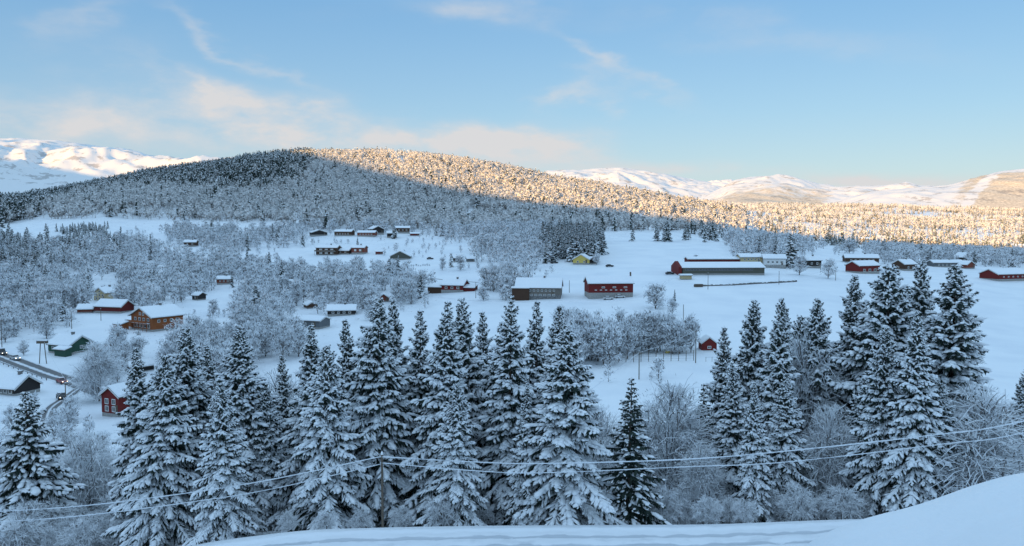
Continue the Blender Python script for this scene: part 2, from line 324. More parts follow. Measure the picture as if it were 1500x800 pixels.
def mountain(name, sil, Yf, Yc, rough, foot, wood_fn=None, ns=420, nt=110, sc=500, gul=.5):
    x0, x1 = sil[0][0], sil[-1][0]; px = np.linspace(x0, x1, ns); py = np.interp(px, [p[0] for p in sil], [p[1] for p in sil])
    k = np.ones(9) / 9; py = np.convolve(np.pad(py, 4, mode='edge'), k, 'valid')
    tq = np.linspace(0, 1.5, nt); PX, TQ = np.meshgrid(px, tq); PY = np.interp(PX, px, py)
    Yd = Yf + (Yc - Yf) * TQ; X = (PX - 750) / FPX * Yd
    zc = sly(PY) * Yc; zf = sly(np.full_like(PY, foot)) * Yf
    e = np.where(TQ < 1, np.sin(np.clip(TQ, 0, 1) * math.pi / 2) ** 1.15, 1 - (TQ - 1) ** 2 * 1.2)
    edge = np.clip(np.minimum(PX - x0, x1 - PX) / 60, 0, 1) ** .5
    nzv = fbm(X, Yd, sc, 6, .55); ridg = 1 - 2 * np.abs(fbm(X + 900, Yd * .55, sc * .6, 4))
    amp = rough * np.clip(np.minimum(TQ * 2.5, 1), 0, 1) * (.08 + .92 * np.clip(np.abs(1 - TQ) * 3, 0, 1))
    Z = zf + (zc - zf) * e * edge + amp * nzv + gul * amp * (ridg - .8)
    a, b = X.shape; ii = np.arange(a * b).reshape(a, b); Qm = np.stack([ii[:-1, :-1], ii[:-1, 1:], ii[1:, 1:], ii[1:, :-1]], -1).reshape(-1, 4)
    o = mobj(name, np.stack([X, Yd, Z], -1).reshape(-1, 3), Qm, [MOUNT], smooth=True); tag(o, kind='structure')
    w = wood_fn(PX, TQ) if wood_fn else np.zeros_like(X)
    at_ = o.data.attributes.new('wood', 'FLOAT', 'POINT'); at_.data.foreach_set('value', w.ravel().astype(np.float32)); return o
mountain('mountain', [(-1200, 240), (-700, 215), (-300, 200), (0, 205), (60, 206), (120, 210), (180, 217), (230, 228), (265, 234), (300, 241), (330, 240), (420, 250), (560, 290)], 2500, 4500, 90, 312)
mountain('mountain', [(250, 290), (290, 245), (325, 232), (350, 230), (390, 236), (470, 280)], 5000, 6000, 30, 320)
mountain('mountain', [(700, 300), (800, 252), (850, 249), (880, 246), (910, 245), (940, 250), (985, 258), (1010, 263), (1050, 268), (1150, 290)], 4300, 6200, 85, 305, sc=650)
mountain('mountain', [(960, 300), (1010, 272), (1040, 267), (1080, 264), (1130, 290)], 6500, 7300, 60, 305)
mountain('mountain', [(930, 312), (980, 303), (1020, 292), (1050, 279), (1075, 266), (1095, 261), (1120, 259), (1150, 261), (1180, 268), (1200, 272), (1240, 275), (1300, 277), (1340, 278), (1420, 280), (1560, 300)], 2900, 4600, 46, 308,
         lambda px, t: np.clip(.80 - t * .85, 0, .7) * (1 - .8 * np.exp(-((px - 1228 - 25 * fbm(px, t * 200, 40, 3)) / 16) ** 2)))
def w3(px, t):
    w = np.clip(.2 + .5 * np.clip((px - 1350) / 90, 0, 1), 0, .7) * np.clip((1.0 - t) / .35, 0, 1) + .12 * fbm(px, t * 300, 60, 4)
    for (xa, xb, wd) in ((1378, 1390, 13), (1402, 1492, 11), (1270, 1240, 14), (1225, 1215, 12)):
        xc = xa + (xb - xa) * t + 14 * fbm(px, t * 260, 30, 3); w = w - w * np.exp(-((px - xc) / wd) ** 2) * .95
    return w
mountain('mountain', [(1150, 300), (1230, 290), (1280, 283), (1330, 279), (1390, 272), (1430, 260), (1460, 251), (1500, 247), (1600, 235), (1800, 225), (2100, 240), (2400, 290)], 2700, 3700, 30, 309, w3)

# ------------------------------------------------------------------ trees: shapes
OCT_V = np.array([(0, 0, 1), (1, 0, 0), (0, 1, 0), (-1, 0, 0), (0, -1, 0), (0, 0, -1)], float)
OCT_T = np.array([(0, 1, 2), (0, 2, 3), (0, 3, 4), (0, 4, 1), (5, 2, 1), (5, 3, 2), (5, 4, 3), (5, 1, 4)])
def lathe_t(n=6):
    v = [(-1, 0, 0)]
    for xx, r in ((-.45, .85), (.35, .95)):
        for j in range(n):
            a = 2 * math.pi * j / n + (xx > 0) * .4; z = math.sin(a) * r; v.append((xx, math.cos(a) * r, z if z > 0 else z * .6))
    v.append((1, 0, -.15)); t = []
    for j in range(n):
        k = (j + 1) % n; t += [(0, 1 + k, 1 + j), (1 + j, 1 + k, 1 + n + k), (1 + j, 1 + n + k, 1 + n + j), (1 + n + j, 1 + n + k, 1 + 2 * n)]
    return np.array(v, float), np.array(t)
LMP_V, LMP_T = lathe_t(6)
BLD_V = np.array([(0, .5, .25), (0, -.5, .25), (0, 0, -.6), (1, 0, -.1)], float); BLD_T = np.array([(0, 1, 3), (1, 2, 3), (2, 0, 3)])
class Geo:
    def __init__(s): s.V = []; s.T = []; s.M = []; s.S = []; s.n = 0
    def inst(s, TV, TT_, O, X, Y, Z, mi, smooth=False):      # one copy of a template for each row of O, axes X, Y, Z
        n = len(O)
        if n == 0: return
        P = O[:, None, :] + TV[None, :, 0:1] * X[:, None, :] + TV[None, :, 1:2] * Y[:, None, :] + TV[None, :, 2:3] * Z[:, None, :]
        t = (TT_[None] + (np.arange(n) * len(TV))[:, None, None] + s.n).reshape(-1, 3)
        s.V.append(P.reshape(-1, 3)); s.T.append(t); s.n += n * len(TV)
        mi = np.repeat(np.broadcast_to(mi, (n,)), len(TT_)); s.M.append(mi); s.S.append(np.full(len(t), smooth))
    def tris(s, P, mi):                                     # P: n x 3 x 3
        n = len(P); s.V.append(P.reshape(-1, 3)); s.T.append(np.arange(n * 3).reshape(-1, 3) + s.n); s.n += 3 * n
        s.M.append(np.broadcast_to(mi, (n,))); s.S.append(np.zeros(n, bool))
    def arrays(s): return np.concatenate(s.V), np.concatenate(s.T), np.concatenate(s.M), np.concatenate(s.S)
    def mesh(s, name, mats):
        V, T, M, S = s.arrays(); return mk_mesh(name, V, T, mats, M, S)
def nrm(a): return a / np.maximum(np.linalg.norm(a, axis=-1, keepdims=True), 1e-9)
def trunk_mesh(name, H, r, seed, n=7, lean=0.):
    rs = random.Random(seed); m = MB(); pts = []; rad = []
    for i in range(9):
        t = i / 8; pts.append((lean * t * t * H * .1 + rs.uniform(-.01, .01) * H * .3 * t, rs.uniform(-.01, .01) * H * .3 * t, -1.2 + (H * .985 + 1.2) * t)); rad.append(r * (1 - t) ** .8 + .015)
    m.tube(pts, rad, n); me = bpy.data.meshes.new(name); me.from_pydata(m.v, [], m.f); me.materials.append(BARK)
    for p in me.polygons: p.use_smooth = True
    return me
def spruce_geo(seed, H, Rm, nb, step, wide, lod=0, snow=.8, base=.07, power=.78):
    r = np.random.RandomState(seed); g = Geo(); up = np.array([0, 0, 1.])
    k = (np.arange(nb) + r.rand(nb)) / nb; rel = base + (1 - base) * k ** .92; q_ = .42 / H; rel = np.where((rel > .35) & (r.rand(nb) < .8), np.round(rel / q_) * q_ + r.normal(0, .05 / H, nb), rel); rel = np.minimum(rel, .985); h = rel * H; topw = .5 + .5 * np.clip((1 - rel) * 2.6, 0, 1)
    azm = r.rand(nb) * 2 * math.pi if lod else np.arange(nb) * 2.39996 + r.rand(nb) * .9
    side = 1 + .16 * np.sin(azm * 2 + seed) + .10 * np.sin(azm * 3 + rel * 9)
    Lb = (Rm * (1 - rel) ** power * r.uniform(.58, 1.18, nb) * side) + .10
    Lb *= np.where(rel < .15, .75 + rel * 1.7, 1)
    e0 = np.radians(-12 + 58 * rel ** 1.5) + r.normal(0, .09, nb); sag = .40 - .20 * rel
    d = np.stack([np.cos(azm), np.sin(azm), np.zeros(nb)], 1); sd = np.stack([-np.sin(azm), np.cos(azm), np.zeros(nb)], 1)
    def P(i, t):                                              # point on branch i at t
        Lq = Lb[i]; z = h[i] + Lq * (np.tan(e0[i]) * t - sag[i] * t ** 1.7 + .16 * np.clip(t - .7, 0, 1))
        return d[i] * (Lq * t)[:, None] + np.stack([0 * t, 0 * t, z], 1)
    cnt = np.maximum(3, (Lb / step)).astype(int); bi = np.repeat(np.arange(nb), cnt)
    t = (np.concatenate([np.arange(c) for c in cnt]) + r.rand(len(bi))) / cnt[bi]; t = .12 + .9 * t; t = np.minimum(t, 1)
    O = P(bi, t); sgn = np.where(r.rand(len(bi)) < .5, 1, -1)
    tl = np.minimum(.95, .5 * Lb[bi] * (1.12 - t)) * r.uniform(.7, 1.15, len(bi)) + .14 * wide
    drp = -.22 - .50 * (1 - rel[bi]) * r.uniform(.3, 1.3, len(bi))
    D = nrm(d[bi] * r.uniform(.35, .9, len(bi))[:, None] + sd[bi] * (sgn * r.uniform(.35, 1., len(bi)))[:, None] + up * drp[:, None])
    Sx = nrm(np.cross(D, up)); Ux = np.cross(Sx, D)
    wd = wide * r.uniform(.10, .17, len(bi)) * topw[bi]
    # dark needle twigs
    g.inst(BLD_V, BLD_T, O - Ux * .02, D * tl[:, None], Sx * (wd * 1.5)[:, None], Ux * (wd * 1.3)[:, None], 0)
    # hanging bare twigs below
    m = r.rand(len(bi)) < (.75 if not lod else .5); n = m.sum(); D2 = nrm(D[m] * .45 + np.array([0, 0, -1.]) + r.normal(0, .18, (n, 3))); S2 = nrm(np.cross(D2, d[bi][m] + 1e-3)); U2 = np.cross(S2, D2)
    l2 = tl[m] * r.uniform(.55, 1.0, n); g.inst(BLD_V, BLD_T, O[m] + D[m] * (tl[m] * .3)[:, None], D2 * l2[:, None], S2 * (wd[m] * 1.5)[:, None], U2 * (wd[m] * 1.2)[:, None], 0)
    # snow pads on the twigs
    LV, LT = (LMP_V, LMP_T) if lod == 0 else (OCT_V, OCT_T)
    patch = .5 + .5 * np.sin(azm[bi] * 3.1 + h[bi] * 2.3 + seed); ms = r.rand(len(bi)) < snow * (.62 + .5 * patch) * (.55 + .5 * t); n = ms.sum()
    ls = tl[ms] * r.uniform(.36, .62, n); ws = wd[ms] * r.uniform(.65, 1.4, n)
    g.inst(LV, LT, O[ms] + D[ms] * (tl[ms] * r.uniform(.4, .62, n))[:, None] + Ux[ms] * (ws * .5)[:, None], D[ms] * ls[:, None], Sx[ms] * ws[:, None], Ux[ms] * (ws * .62)[:, None], 1, lod < 2)
    # snow along the branch axis, thicker towards the end
    c2 = np.maximum(1, Lb / (.42 * wide)).astype(int); b2 = np.repeat(np.arange(nb), c2); t2 = (np.concatenate([np.arange(c) for c in c2]) + r.rand(len(b2))) / c2[b2]; t2 = .2 + .8 * t2
    m2 = r.rand(len(b2)) < snow * .95; b2 = b2[m2]; t2 = t2[m2]; A = P(b2, t2); B = P(b2, t2 + .04); D3 = nrm(B - A); S3 = nrm(np.cross(D3, up)); U3 = np.cross(S3, D3)
    w3_ = wide * topw[b2] * r.uniform(.11, .28, len(b2)) * (.65 + .6 * t2) * np.minimum(1, .45 + Lb[b2] / 2.2)
    g.inst(LV, LT, A + U3 * (w3_ * .45)[:, None], D3 * (w3_ * r.uniform(1.3, 2.3, len(b2)))[:, None], S3 * w3_[:, None], U3 * (w3_ * .6)[:, None], 1, lod < 2)
    # leader
    g.inst(BLD_V, BLD_T, np.array([[0, 0, H * .95]]), np.array([[0, 0, H * .055]]), np.array([[.10 * wide, 0, 0]]), np.array([[0, .10 * wide, 0]]), 0)
    return g
def birch_geo(seed, H, nc, ntw, tl, tw, rr=.27, frost=.7, lo=.22, droop=.2, limbs=True, sub=0):
    r = np.random.RandomState(seed); g = Geo()
    zc = lo + (1 - lo) * .5; P = nrm(r.normal(0, 1, (nc, 3))) * (r.rand(nc, 1) ** .40)
    wv = 1 - .25 * P[:, 2:3]
    C0 = np.concatenate([P[:, :2] * rr * H * wv * r.uniform(.75, 1.15, (nc, 1)), (zc + P[:, 2:3] * (1 - lo) * .5) * H], 1)
    if limbs:
        st_ = np.stack([0 * C0[:, 0], 0 * C0[:, 0], np.maximum(C0[:, 2] - np.hypot(C0[:, 0], C0[:, 1]) * r.uniform(.9, 1.5, nc) - .05 * H, .08 * H)], 1)
        md = st_ * .5 + C0 * .5 + np.stack([C0[:, 0] * .12, C0[:, 1] * .12, -0 * C0[:, 2]], 1)
        for A, B, w in ((st_, md, tw * 1.5), (md, C0, tw * 1.0)):
            D = B - A; S = nrm(np.cross(D, np.array([0, 0, 1.]) + 1e-3)); U_ = nrm(np.cross(S, D))
            TBV = np.array([(0, .5, 0), (0, -.5, 0), (0, 0, .7), (1, .35, 0), (1, -.35, 0), (1, 0, .5)], float)
            g.inst(TBV, np.array([(0, 1, 4), (0, 4, 3)]), A, D, S * w, U_ * w, 0); g.inst(TBV, np.array([(1, 2, 5), (1, 5, 4), (2, 0, 3), (2, 3, 5)]), A, D, S * w, U_ * w, 1)
        if sub:
            ci = np.repeat(np.arange(nc), sub); n = len(ci); A = C0[ci] * r.uniform(.86, 1, (n, 1)); o_ = nrm(C0[ci] * np.array([1, 1, .15]) + r.normal(0, .02, (n, 3))); D = nrm(o_ + r.normal(0, .7, (n, 3)) + np.array([0, 0, .1])) * r.uniform(.07, .15, (n, 1)) * H
            for q in range(2):
                S = nrm(np.cross(D, np.array([0, 0, 1.]) + 1e-3)); U_ = nrm(np.cross(S, D)); w = tw * (1.5 - .5 * q)
                g.inst(TBV, np.array([(0, 1, 4), (0, 4, 3)]), A, D, S * w, U_ * w, 0); g.inst(TBV, np.array([(1, 2, 5), (1, 5, 4), (2, 0, 3), (2, 3, 5)]), A, D, S * w, U_ * w, 1)
                A = A + D; D = D * .8 + np.array([0, 0, -1.]) * np.linalg.norm(D, axis=1, keepdims=True) * .35
    ci = r.randint(0, nc, ntw); cen = C0[ci]; out = nrm(cen - np.array([0, 0, H * (lo + .15)]))
    O = cen + r.normal(0, .045 * H, (ntw, 3)) * np.array([1, 1, .8]); D = nrm(out * .8 + r.normal(0, .55, (ntw, 3)) + np.array([0, 0, .25]))
    l = tl * r.uniform(.5, 1.3, ntw)[:, None]; S = nrm(np.cross(D, r.normal(0, 1, (ntw, 3)))) * tw * r.uniform(.6, 1.3, ntw)[:, None]
    mid = O + D * l * .55; end = O + D * l + np.array([0, 0, -1.]) * l * droop * 1.2
    mi = np.where(r.rand(ntw) < frost + .30 * np.clip((O - cen)[:, 2] / (.045 * H), -1.3, .8), 1, 0)
    g.tris(np.stack([O - S * .5, O + S * .5, mid + S * .35], 1), mi); g.tris(np.stack([O - S * .5, mid + S * .35, mid - S * .35], 1), mi); g.tris(np.stack([mid - S * .35, mid + S * .35, end], 1), mi)
    return g

# ------------------------------------------------------------------ which ground carries trees (rows of base pixels 10 high, cells 25 wide)
MASK = {
330: "...SSS...........BBBBBBBBBBBBBBBB................................",
340: "b...SS.bb.BBBBbBBbbb.....bBBBBbBBSSSS.SSsSBBBBBBSSbbBBBBBBBB",
350: "S......bbbBBBBBBBBbbbbb.bbbbbbbBSSS........BBBBBb.bSSBBBBBBB",
360: "BBMMMMMBB...BBbbb.....bbbb.bBBBBSSS........BBBBb.b.BBBBBBBBB",
370: "BMMMMMMBBb..bb..........bbbbbBBBSSS........BBBb..b.BBBBBBBBB",
380: "MMMMBBBBBBB.BBb...........bbBBBb....................BBBbBBBB",
390: "MMMBBBBbb.BBBBBB..........bbb.Bbb...........................",
400: "BBBb..BBB.BBBBBBBB.BBBB......bBb............................",
410: "BBBB.bbBBbBBB.BBBBBBBBBB.....B..............................",
420: "BBBBBb..BBBBb..BBBBBBBBBB....BB.............................",
430: "BBBBB...BBB....BBBBBBB.BBb...Bb.............................",
440: "BBB.B.bBBBb...BBBBBBBB.BB...................................",
450: "..BBbb..BBBbb.BBBbbBBB.bb...................................",
460: "BBBBb......bbbB.B...BB......................................",
470: "BBBBb........bBBb..b........................................",
480: "BBBb......bbbbBBBBb.........................................",
490: "Bb......bbbbbbBBBBbb........................................",
500: "....b.BBBbbBBBBBBBb...............bb........................",
510: ".....BBBBBBBBBBBBb...............BBBBBBBB...................",
520: ".....BBBBBBBBBBBB................BBBB.......................",
530: ".....BBBBBBBBBBB................bBBB........................",
540: ".....BBBBBBBBBB.................b...........................",
550: ".....BB..BBBBBB...................bb..b.....................",
560: "....bB.bBBBBBB..............................................",
570: "....b...BBBBBB........................bb....................",
580: "bb..b...BBBB...........................b....................",
590: "BBb.b...BBBB................................................",
600: "BBBb....BBBB...........................b....................",
610: "BBBB....BBBB............................b...................",
620: "BBBBb..bBBB...........................b.....................",
630: "BBBBB.bBBB............................b.....................",
640: "BBBBBbBBBB............................b.....................",
}
for i in range(650, 780, 10): MASK[i] = "BBBBBBBBBB................................................."
AVOID = []          # (X, Y, radius) kept free: houses, roads
def mask_code(x, y, r):
    q_ = .3 if (880 < x < 1040 and y > 500) else 1; x += r.normal(0, 7) * q_; y += r.normal(0, 3.2) * q_; row = MASK.get(int(y // 10) * 10)
    if row is None: return '.'
    i = int(x // 25)
    if i < 0: i = (-i) % 12
    if i >= len(row): i = 59 - (i % 8)
    return row[i] if 0 <= i < len(row) else '.'
DENS = {'B': .034, 'b': .0085, 'M': .036, 'S': .05, 's': .012}
near_trees = []; far_trees = []
def spr_line(x): return np.interp(x, [-200, 0, 50, 110, 160, 250, 330, 400, 440, 460, 462], [340, 332, 312, 287, 276, 276, 281, 280, 262, 232, 100])
def blocked(X, Y):
    for (a, b, q) in AVOID:
        if (X - a) ** 2 + (Y - b) ** 2 < q * q: return True
    return False
def scatter_near():
    r = np.random.RandomState(11); n = 0; Y0, Y1 = 78., 735.
    total = int(.05 * .5 * 1.75 * (Y1 ** 2 - Y0 ** 2)); U_ = r.uniform(-.9, .85, total); Yq = np.sqrt(r.uniform(Y0 ** 2, Y1 ** 2, total)); Xq = U_ * Yq; Zq = zt(Xq, Yq)
    for X, Y, Z in zip(Xq, Yq, Zq):
        x, y = proj(X, Y, Z)
        if 830 < x < 1060 and Y > 640: continue                     # behind the field's crest
        if y > 648 and Y > 130: continue
        c = mask_code(x, y, r)
        if c == '.': continue
        if r.rand() * .05 > DENS[c] * (1.7 if 820 < x < 1040 and y > 490 else 1): continue
        if blocked(X, Y): continue
        kind = 's' if (c in 'Ss' or (c == 'M' and r.rand() < .33) or (c in 'Bb' and r.rand() < .035)) else 'b'
        if x < 60 and 345 < y < 400 and r.rand() < .6: kind = 's'
        if c == 'b' and kind == 'b': Ht = r.uniform(2.5, 6)
        else: Ht = r.uniform(6.5, 12.5) if kind == 'b' else r.uniform(8, 14)
        if c == 'S': Ht = r.uniform(11, 16) if y > 335 and x > 700 else r.uniform(5.5, 8)
        if y > 640: Ht = r.uniform(3, 6)
        if c == 'B' and 820 < x < 1040 and y > 490: Ht = r.uniform(9, 13.5)
        if x < 250 and 575 < y < 650: Ht = min(Ht, r.uniform(3, 6.5))
        near_trees.append((X, Y, Z, kind, Ht, x, y))
def scatter_far():
    r = np.random.RandomState(12)
    Y0, Y1 = 700., 1420.; total = int(.034 * .5 * 1.3 * (Y1 ** 2 - Y0 ** 2)); U_ = r.uniform(-.95, .35, total); Yq = np.sqrt(r.uniform(Y0 ** 2, Y1 ** 2, total)); Xq = U_ * Yq; Zq = zt(Xq, Yq)
    fb = fbm(Xq, Yq, 70, 3)
    for X, Y, Z, nb_ in zip(Xq, Yq, Zq, fb):
        x, y = proj(X, Y, Z)
        if x < 830 and Y < 735: continue
        if x > 1090: continue
        lowedge = np.interp(x, [-300, 0, 30, 150, 250, 420, 440, 700], [335, 330, 322, 318, 322, 326, 338, 338])
        if y > lowedge + r.normal(0, 1.5): continue
        if 680 < x < 745 and 310 < y < 320: continue
        if 425 < x < 480 and 312 < y < 326 and r.rand() < .8: continue
        if 560 < x < 605 and 224 < y < 240 and (y - 222) < (x - 555) * .4 + 6: 
            if r.rand() < .75: continue
        if 930 < x < 960 and 312 < y < 325 and r.rand() < .8: continue
        if nb_ > .36 and x > 600: continue
        if blocked(X, Y): continue
        if y < spr_line(x) + r.normal(0, 4): kind = 's' if r.rand() < .82 else 'b'
        else: kind = 's' if r.rand() < (.06 if x < 700 else .08) else 'b'
        far_trees.append((X, Y, Z, kind, r.uniform(9, 15) if kind == 'b' else r.uniform(12, 18), x, y))
    Y0, Y1 = 780., 3000.; total = int(.0072 * .5 * .75 * (Y1 ** 2 - Y0 ** 2)); U_ = r.uniform(.15, .9, total); Yq = np.sqrt(r.uniform(Y0 ** 2, Y1 ** 2, total)); Xq = U_ * Yq; Zq = zt(Xq, Yq); fb = fbm(Xq, Yq * .45, 130, 4)
    for X, Y, Z, nb_ in zip(Xq, Yq, Zq, fb):
        x, y = proj(X, Y, Z)
        if x < 1000 and Y < 1350: continue
        if nb_ > .24: continue
        far_trees.append((X, Y, Z, 's' if r.rand() < (.22 if Y > 950 else .6) else 'b', r.uniform(9, 16), x, y))

# ------------------------------------------------------------------ buildings
def house_mat(c, name): return mat(name, tuple(v * .8 for v in c), .8, tuple(min(1, v * 1.15) for v in c), 2.5, scl=(5, 5, .8))
COLS = {'red': (.16, .019, .017), 'dark_red': (.13, .02, .018), 'brown': (.075, .04, .025), 'dark': (.03, .027, .026), 'orange': (.27, .085, .028), 'cream': (.48, .38, .22), 'yellow': (.62, .47, .13),
        'green': (.035, .085, .06), 'grey': (.13, .14, .15), 'white': (.70, .70, .69), 'redbrown': (.20, .055, .035), 'grey_timber': (.17, .15, .13), 'olive': (.10, .10, .08)}
HOUSES = []
def house(x, y, wpx, dm, hpx, rot, colr, label, gable=False, wins=(), storeys=1, pitch=27, cat='house', name='house', chimney=True, found='grey_timber', foundh=.25, door=True, over=.5, snow=.42, ymin=150, pale_panes=False, extra=None, lean=None, trim=WHITE):
    """x, y: foot of the front wall in the picture; wpx, hpx: width and eaves height there; the rest in metres. Front faces -Y, turned by rot."""
    P = hit(x, y, ymin); k = P.y / FPX; w = wpx * k; h = hpx * k; d = dm
    cr, sr = math.cos(R(rot)), math.sin(R(rot)); fc = [(P.x + a * w * cr - b * d * sr, P.y + a * w * sr + b * d * cr) for a in (-.5, 0, .5) for b in (0, 1)]
    zz_ = [float(zt(*q)) for q in fc]; zb = max(P.z, .35 * P.z + .65 * max(zz_) - .25)                      # stands level, dug a little into the slope
    root = empty(name, (P.x, P.y, zb), R(rot)); tag(root, label, cat); wm = house_mat(COLS[colr], 'paint_' + colr)
    AVOID.append((P.x - math.sin(R(rot)) * d / 2, P.y + math.cos(R(rot)) * d / 2, max(w, d) * .56 + 3)); [AVOID.append((P.x - q_ * P.x / P.y + (2.5 if rot < -20 else 0), P.y - q_, max(w, d) * .66 if (x < 300 and y > 430) else w * .55)) for q_ in ((6, 12, 18, 25, 33, 41) if y > 440 and x < 300 else (6, 12, 18, 25))]
    tp = math.tan(R(pitch)); x0, x1 = -w / 2, w / 2
    fh = h * foundh
    if gable: pk = h + w / 2 * tp; poly = [(x0, fh), (x1, fh), (x1, h), (0, pk), (x0, h)]; MB().prism(poly, 0, d, 'y').build('wall', wm, root)
    else: pk = h + d / 2 * tp; poly = [(0, fh), (d, fh), (d, h), (d / 2, pk), (0, h)]; MB().prism(poly, x0, x1, 'x').build('wall', wm, root)
    fm = {'grey_timber': CONC, 'white': WHITE, 'stone': STONE}.get(found, CONC)
    MB().box(x0 + .04, x1 - .04, .04, d - .04, -4, fh).build('foundation', fm, root)
    half = (w if gable else d) / 2; ov = over; th = .18
    def slab(a, t0, t1, o, lift):                            # cross-section of the two roof slopes
        zz = lambda q: pk + lift - abs(q) * tp
        e = half + o; return [(-e, zz(e) + t0), (0, zz(0) + t0), (e, zz(e) + t0), (e, zz(e) + t1), (0, zz(0) + t1 + (.0)), (-e, zz(e) + t1)]
    def roofpart(nm, m, t0, t1, o, par, bev=0):
        pts = slab(0, t0, t1, o, 0)
        if gable: b = MB().prism([(p[0], p[1]) for p in pts], -o, d + o, 'y')
        else: b = MB().prism([(p[0] + d / 2, p[1]) for p in pts], x0 - o, x1 + o, 'x')
        return b.build(nm, m, par, bev)
    rf = roofpart('roof', TIMBER if colr != 'white' else STEEL, .02, th, ov, root)
    roofpart('roof_snow', SNOW, th + .003, th + snow, ov + .08, rf, bev=min(.14, snow * .35))
    # barge boards on the gables
    if storeys >= 1 and (wpx > 14):
        for e in ((-ov - .05, -ov + .02) if gable else (x0 - ov - .05, x0 - ov + .02), (d + ov - .02, d + ov + .05) if gable else (x1 + ov - .02, x1 + ov + .05)):
            f_ = half + ov; q = [(0, pk - .1), (-f_, pk - .1 - f_ * tp), (-f_, pk + .13 - f_ * tp), (0, pk + .13), (f_, pk + .13 - f_ * tp), (f_, pk - .1 - f_ * tp)]
            if not gable: q = [(a + d / 2, b) for a, b in q]
            MB().prism(q, e[0], e[1], 'y' if gable else 'x').build('barge_board', trim, rf)
    if chimney:
        cx, cy = (0, d * .6) if gable else (w * .12, d / 2)
        c_ = MB().box(cx - .4, cx + .4, cy - .4, cy + .4, pk - .6, pk + 1.1).box(cx - .5, cx + .5, cy - .5, cy + .5, pk + 1.1, pk + 1.25).build('chimney', STONE, rf)
        MB().box(cx - .42, cx + .42, cy - .42, cy + .42, pk + 1.253, pk + 1.5).build('snow_cap', SNOW, c_, bevel=.08)
    def window(cx, cz, ww, wh, face, pale_=False):
        if face == 'f': Mx = Matrix.Translation((cx, 0, cz))
        elif face == 'r': Mx = Matrix.Translation((x1, cx, cz)) @ Matrix.Rotation(R(90), 4, 'Z')
        else: Mx = Matrix.Translation((x0, cx, cz)) @ Matrix.Rotation(R(-90), 4, 'Z')
        f = MB(); t = min(.14, ww * .13)
        f.box(-ww / 2, -ww / 2 + t, -.07, .03, -wh / 2, wh / 2, Mx); f.box(ww / 2 - t, ww / 2, -.07, .03, -wh / 2, wh / 2, Mx)
        f.box(-ww / 2 + t, ww / 2 - t, -.07, .03, wh / 2 - t, wh / 2, Mx); f.box(-ww / 2 + t, ww / 2 - t, -.07, .03, -wh / 2, -wh / 2 + t, Mx)
        f.box(-.035, .035, -.06, .03, -wh / 2 + t, wh / 2 - t, Mx)
        fo = f.build('window', trim, root)
        MB().box(-ww / 2 + t, ww / 2 - t, -.03, .02, -wh / 2 + t, wh / 2 - t, Mx).build('pane', PALE_PANE if pale_ else GLASS, fo)
    for wn in wins:
        face, n, z, ww, wh = wn[:5]; span = w if face == 'f' else d; lo_, hi_ = (wn[5], wn[6]) if len(wn) > 6 else (.1, .9)
        for i in range(n):
            q = lo_ + (hi_ - lo_) * (i + .5) / n
            window((q - .5) * w if face == 'f' else q * d, z * h, ww, wh, face, pale_panes)
    if door:
        dh = min(2.05, h * .8); dx = w * .33
        df = MB().box(dx - .5, dx + .5, -.06, .02, fh, fh + dh * .95).build('door', TIMBER, root)
        MB().box(dx + .34, dx + .40, -.12, -.06, fh + .95, fh + 1.02).build('handle', STEEL, df)
    HOUSES.append(root); return root, w, h, d, pk, P

def annex(root, x0, x1, y0, y1, h, colr, pk_add=1., name='annex', snow=.4):
    """a lower wing with a shed roof leaning on the house"""
    a = MB(); a.prism([(y0, -1.5), (y1, -1.5), (y1, h + pk_add), (y0, h)], x0, x1, 'x'); o = a.build(name, house_mat(COLS[colr], 'paint_' + colr), root)
    r_ = MB(); r_.prism([(y0 - .4, h - .03), (y1 - .01, h + pk_add + .02), (y1 - .01, h + pk_add + .14), (y0 - .4, h + .10)], x0 - .3, x1 + .3, 'x'); ro = r_.build('roof', TIMBER, o)
    s_ = MB(); s_.prism([(y0 - .45, h + .103), (y1 - .01, h + pk_add + .143), (y1 - .01, h + pk_add + .14 + snow), (y0 - .45, h + .1 + snow)], x0 - .35, x1 + .35, 'x'); s_.build('roof_snow', SNOW, ro, bevel=.1)
    return o
def balcony(root, x0, x1, z, depth=1.5, m=None):
    m = m or TIMBER; b = MB(); b.box(x0, x1, -depth, -.003, z - .15, z); bo = b.build('balcony', m, root)
    q = MB(); q.box(x0, x1, -depth - .05, -depth + .03, z + .25, z + .95); n = max(2, int((x1 - x0) / 2.2))
    for i in range(n + 1):
        xx = x0 + .06 + (x1 - x0 - .12) * i / n; q.box(xx - .06, xx + .06, -depth + .031, -depth + .15, -1.2, z + .9)
    q.build('railing', m, bo)
    MB().box(x0 + .02, x1 - .02, -depth + .16, -.02, z + .002, z + .25).build('snow_layer', SNOW, bo, bevel=.08)

# left side
house(162, 611, 36, 9, 32, -24, 'red', 'red wooden house with white trim and snowy roof, half behind the left spruces', gable=True, wins=(('f', 2, .72, 1.1, 1.3), ('f', 2, .38, 1.1, 1.3), ('r', 2, .7, 1.1, 1.2)), pitch=34, foundh=.18)
house(188, 547, 20, 7, 9, -35, 'dark', 'small dark shed with white snow roof just behind the red trimmed house', gable=True, name='shed', cat='shed', chimney=False, pitch=32)
g1 = house(86, 519, 46, 9, 13, -25, 'green', 'dark green house with snowy roofs on the slope above the road', wins=(('f', 3, .62, 1.3, 1.1), ('r', 1, .7, 1.1, 1.1)), pitch=30, foundh=.2)
annex(g1[0], g1[1] * .12, g1[1] * .62, -2.4, -.003, 1.8, 'green', .7)
house(138, 513, 20, 5, 8, -25, 'redbrown', 'small brown shed with snow roof to the right of the dark green house', gable=True, name='shed', cat='shed', chimney=False, pitch=27)
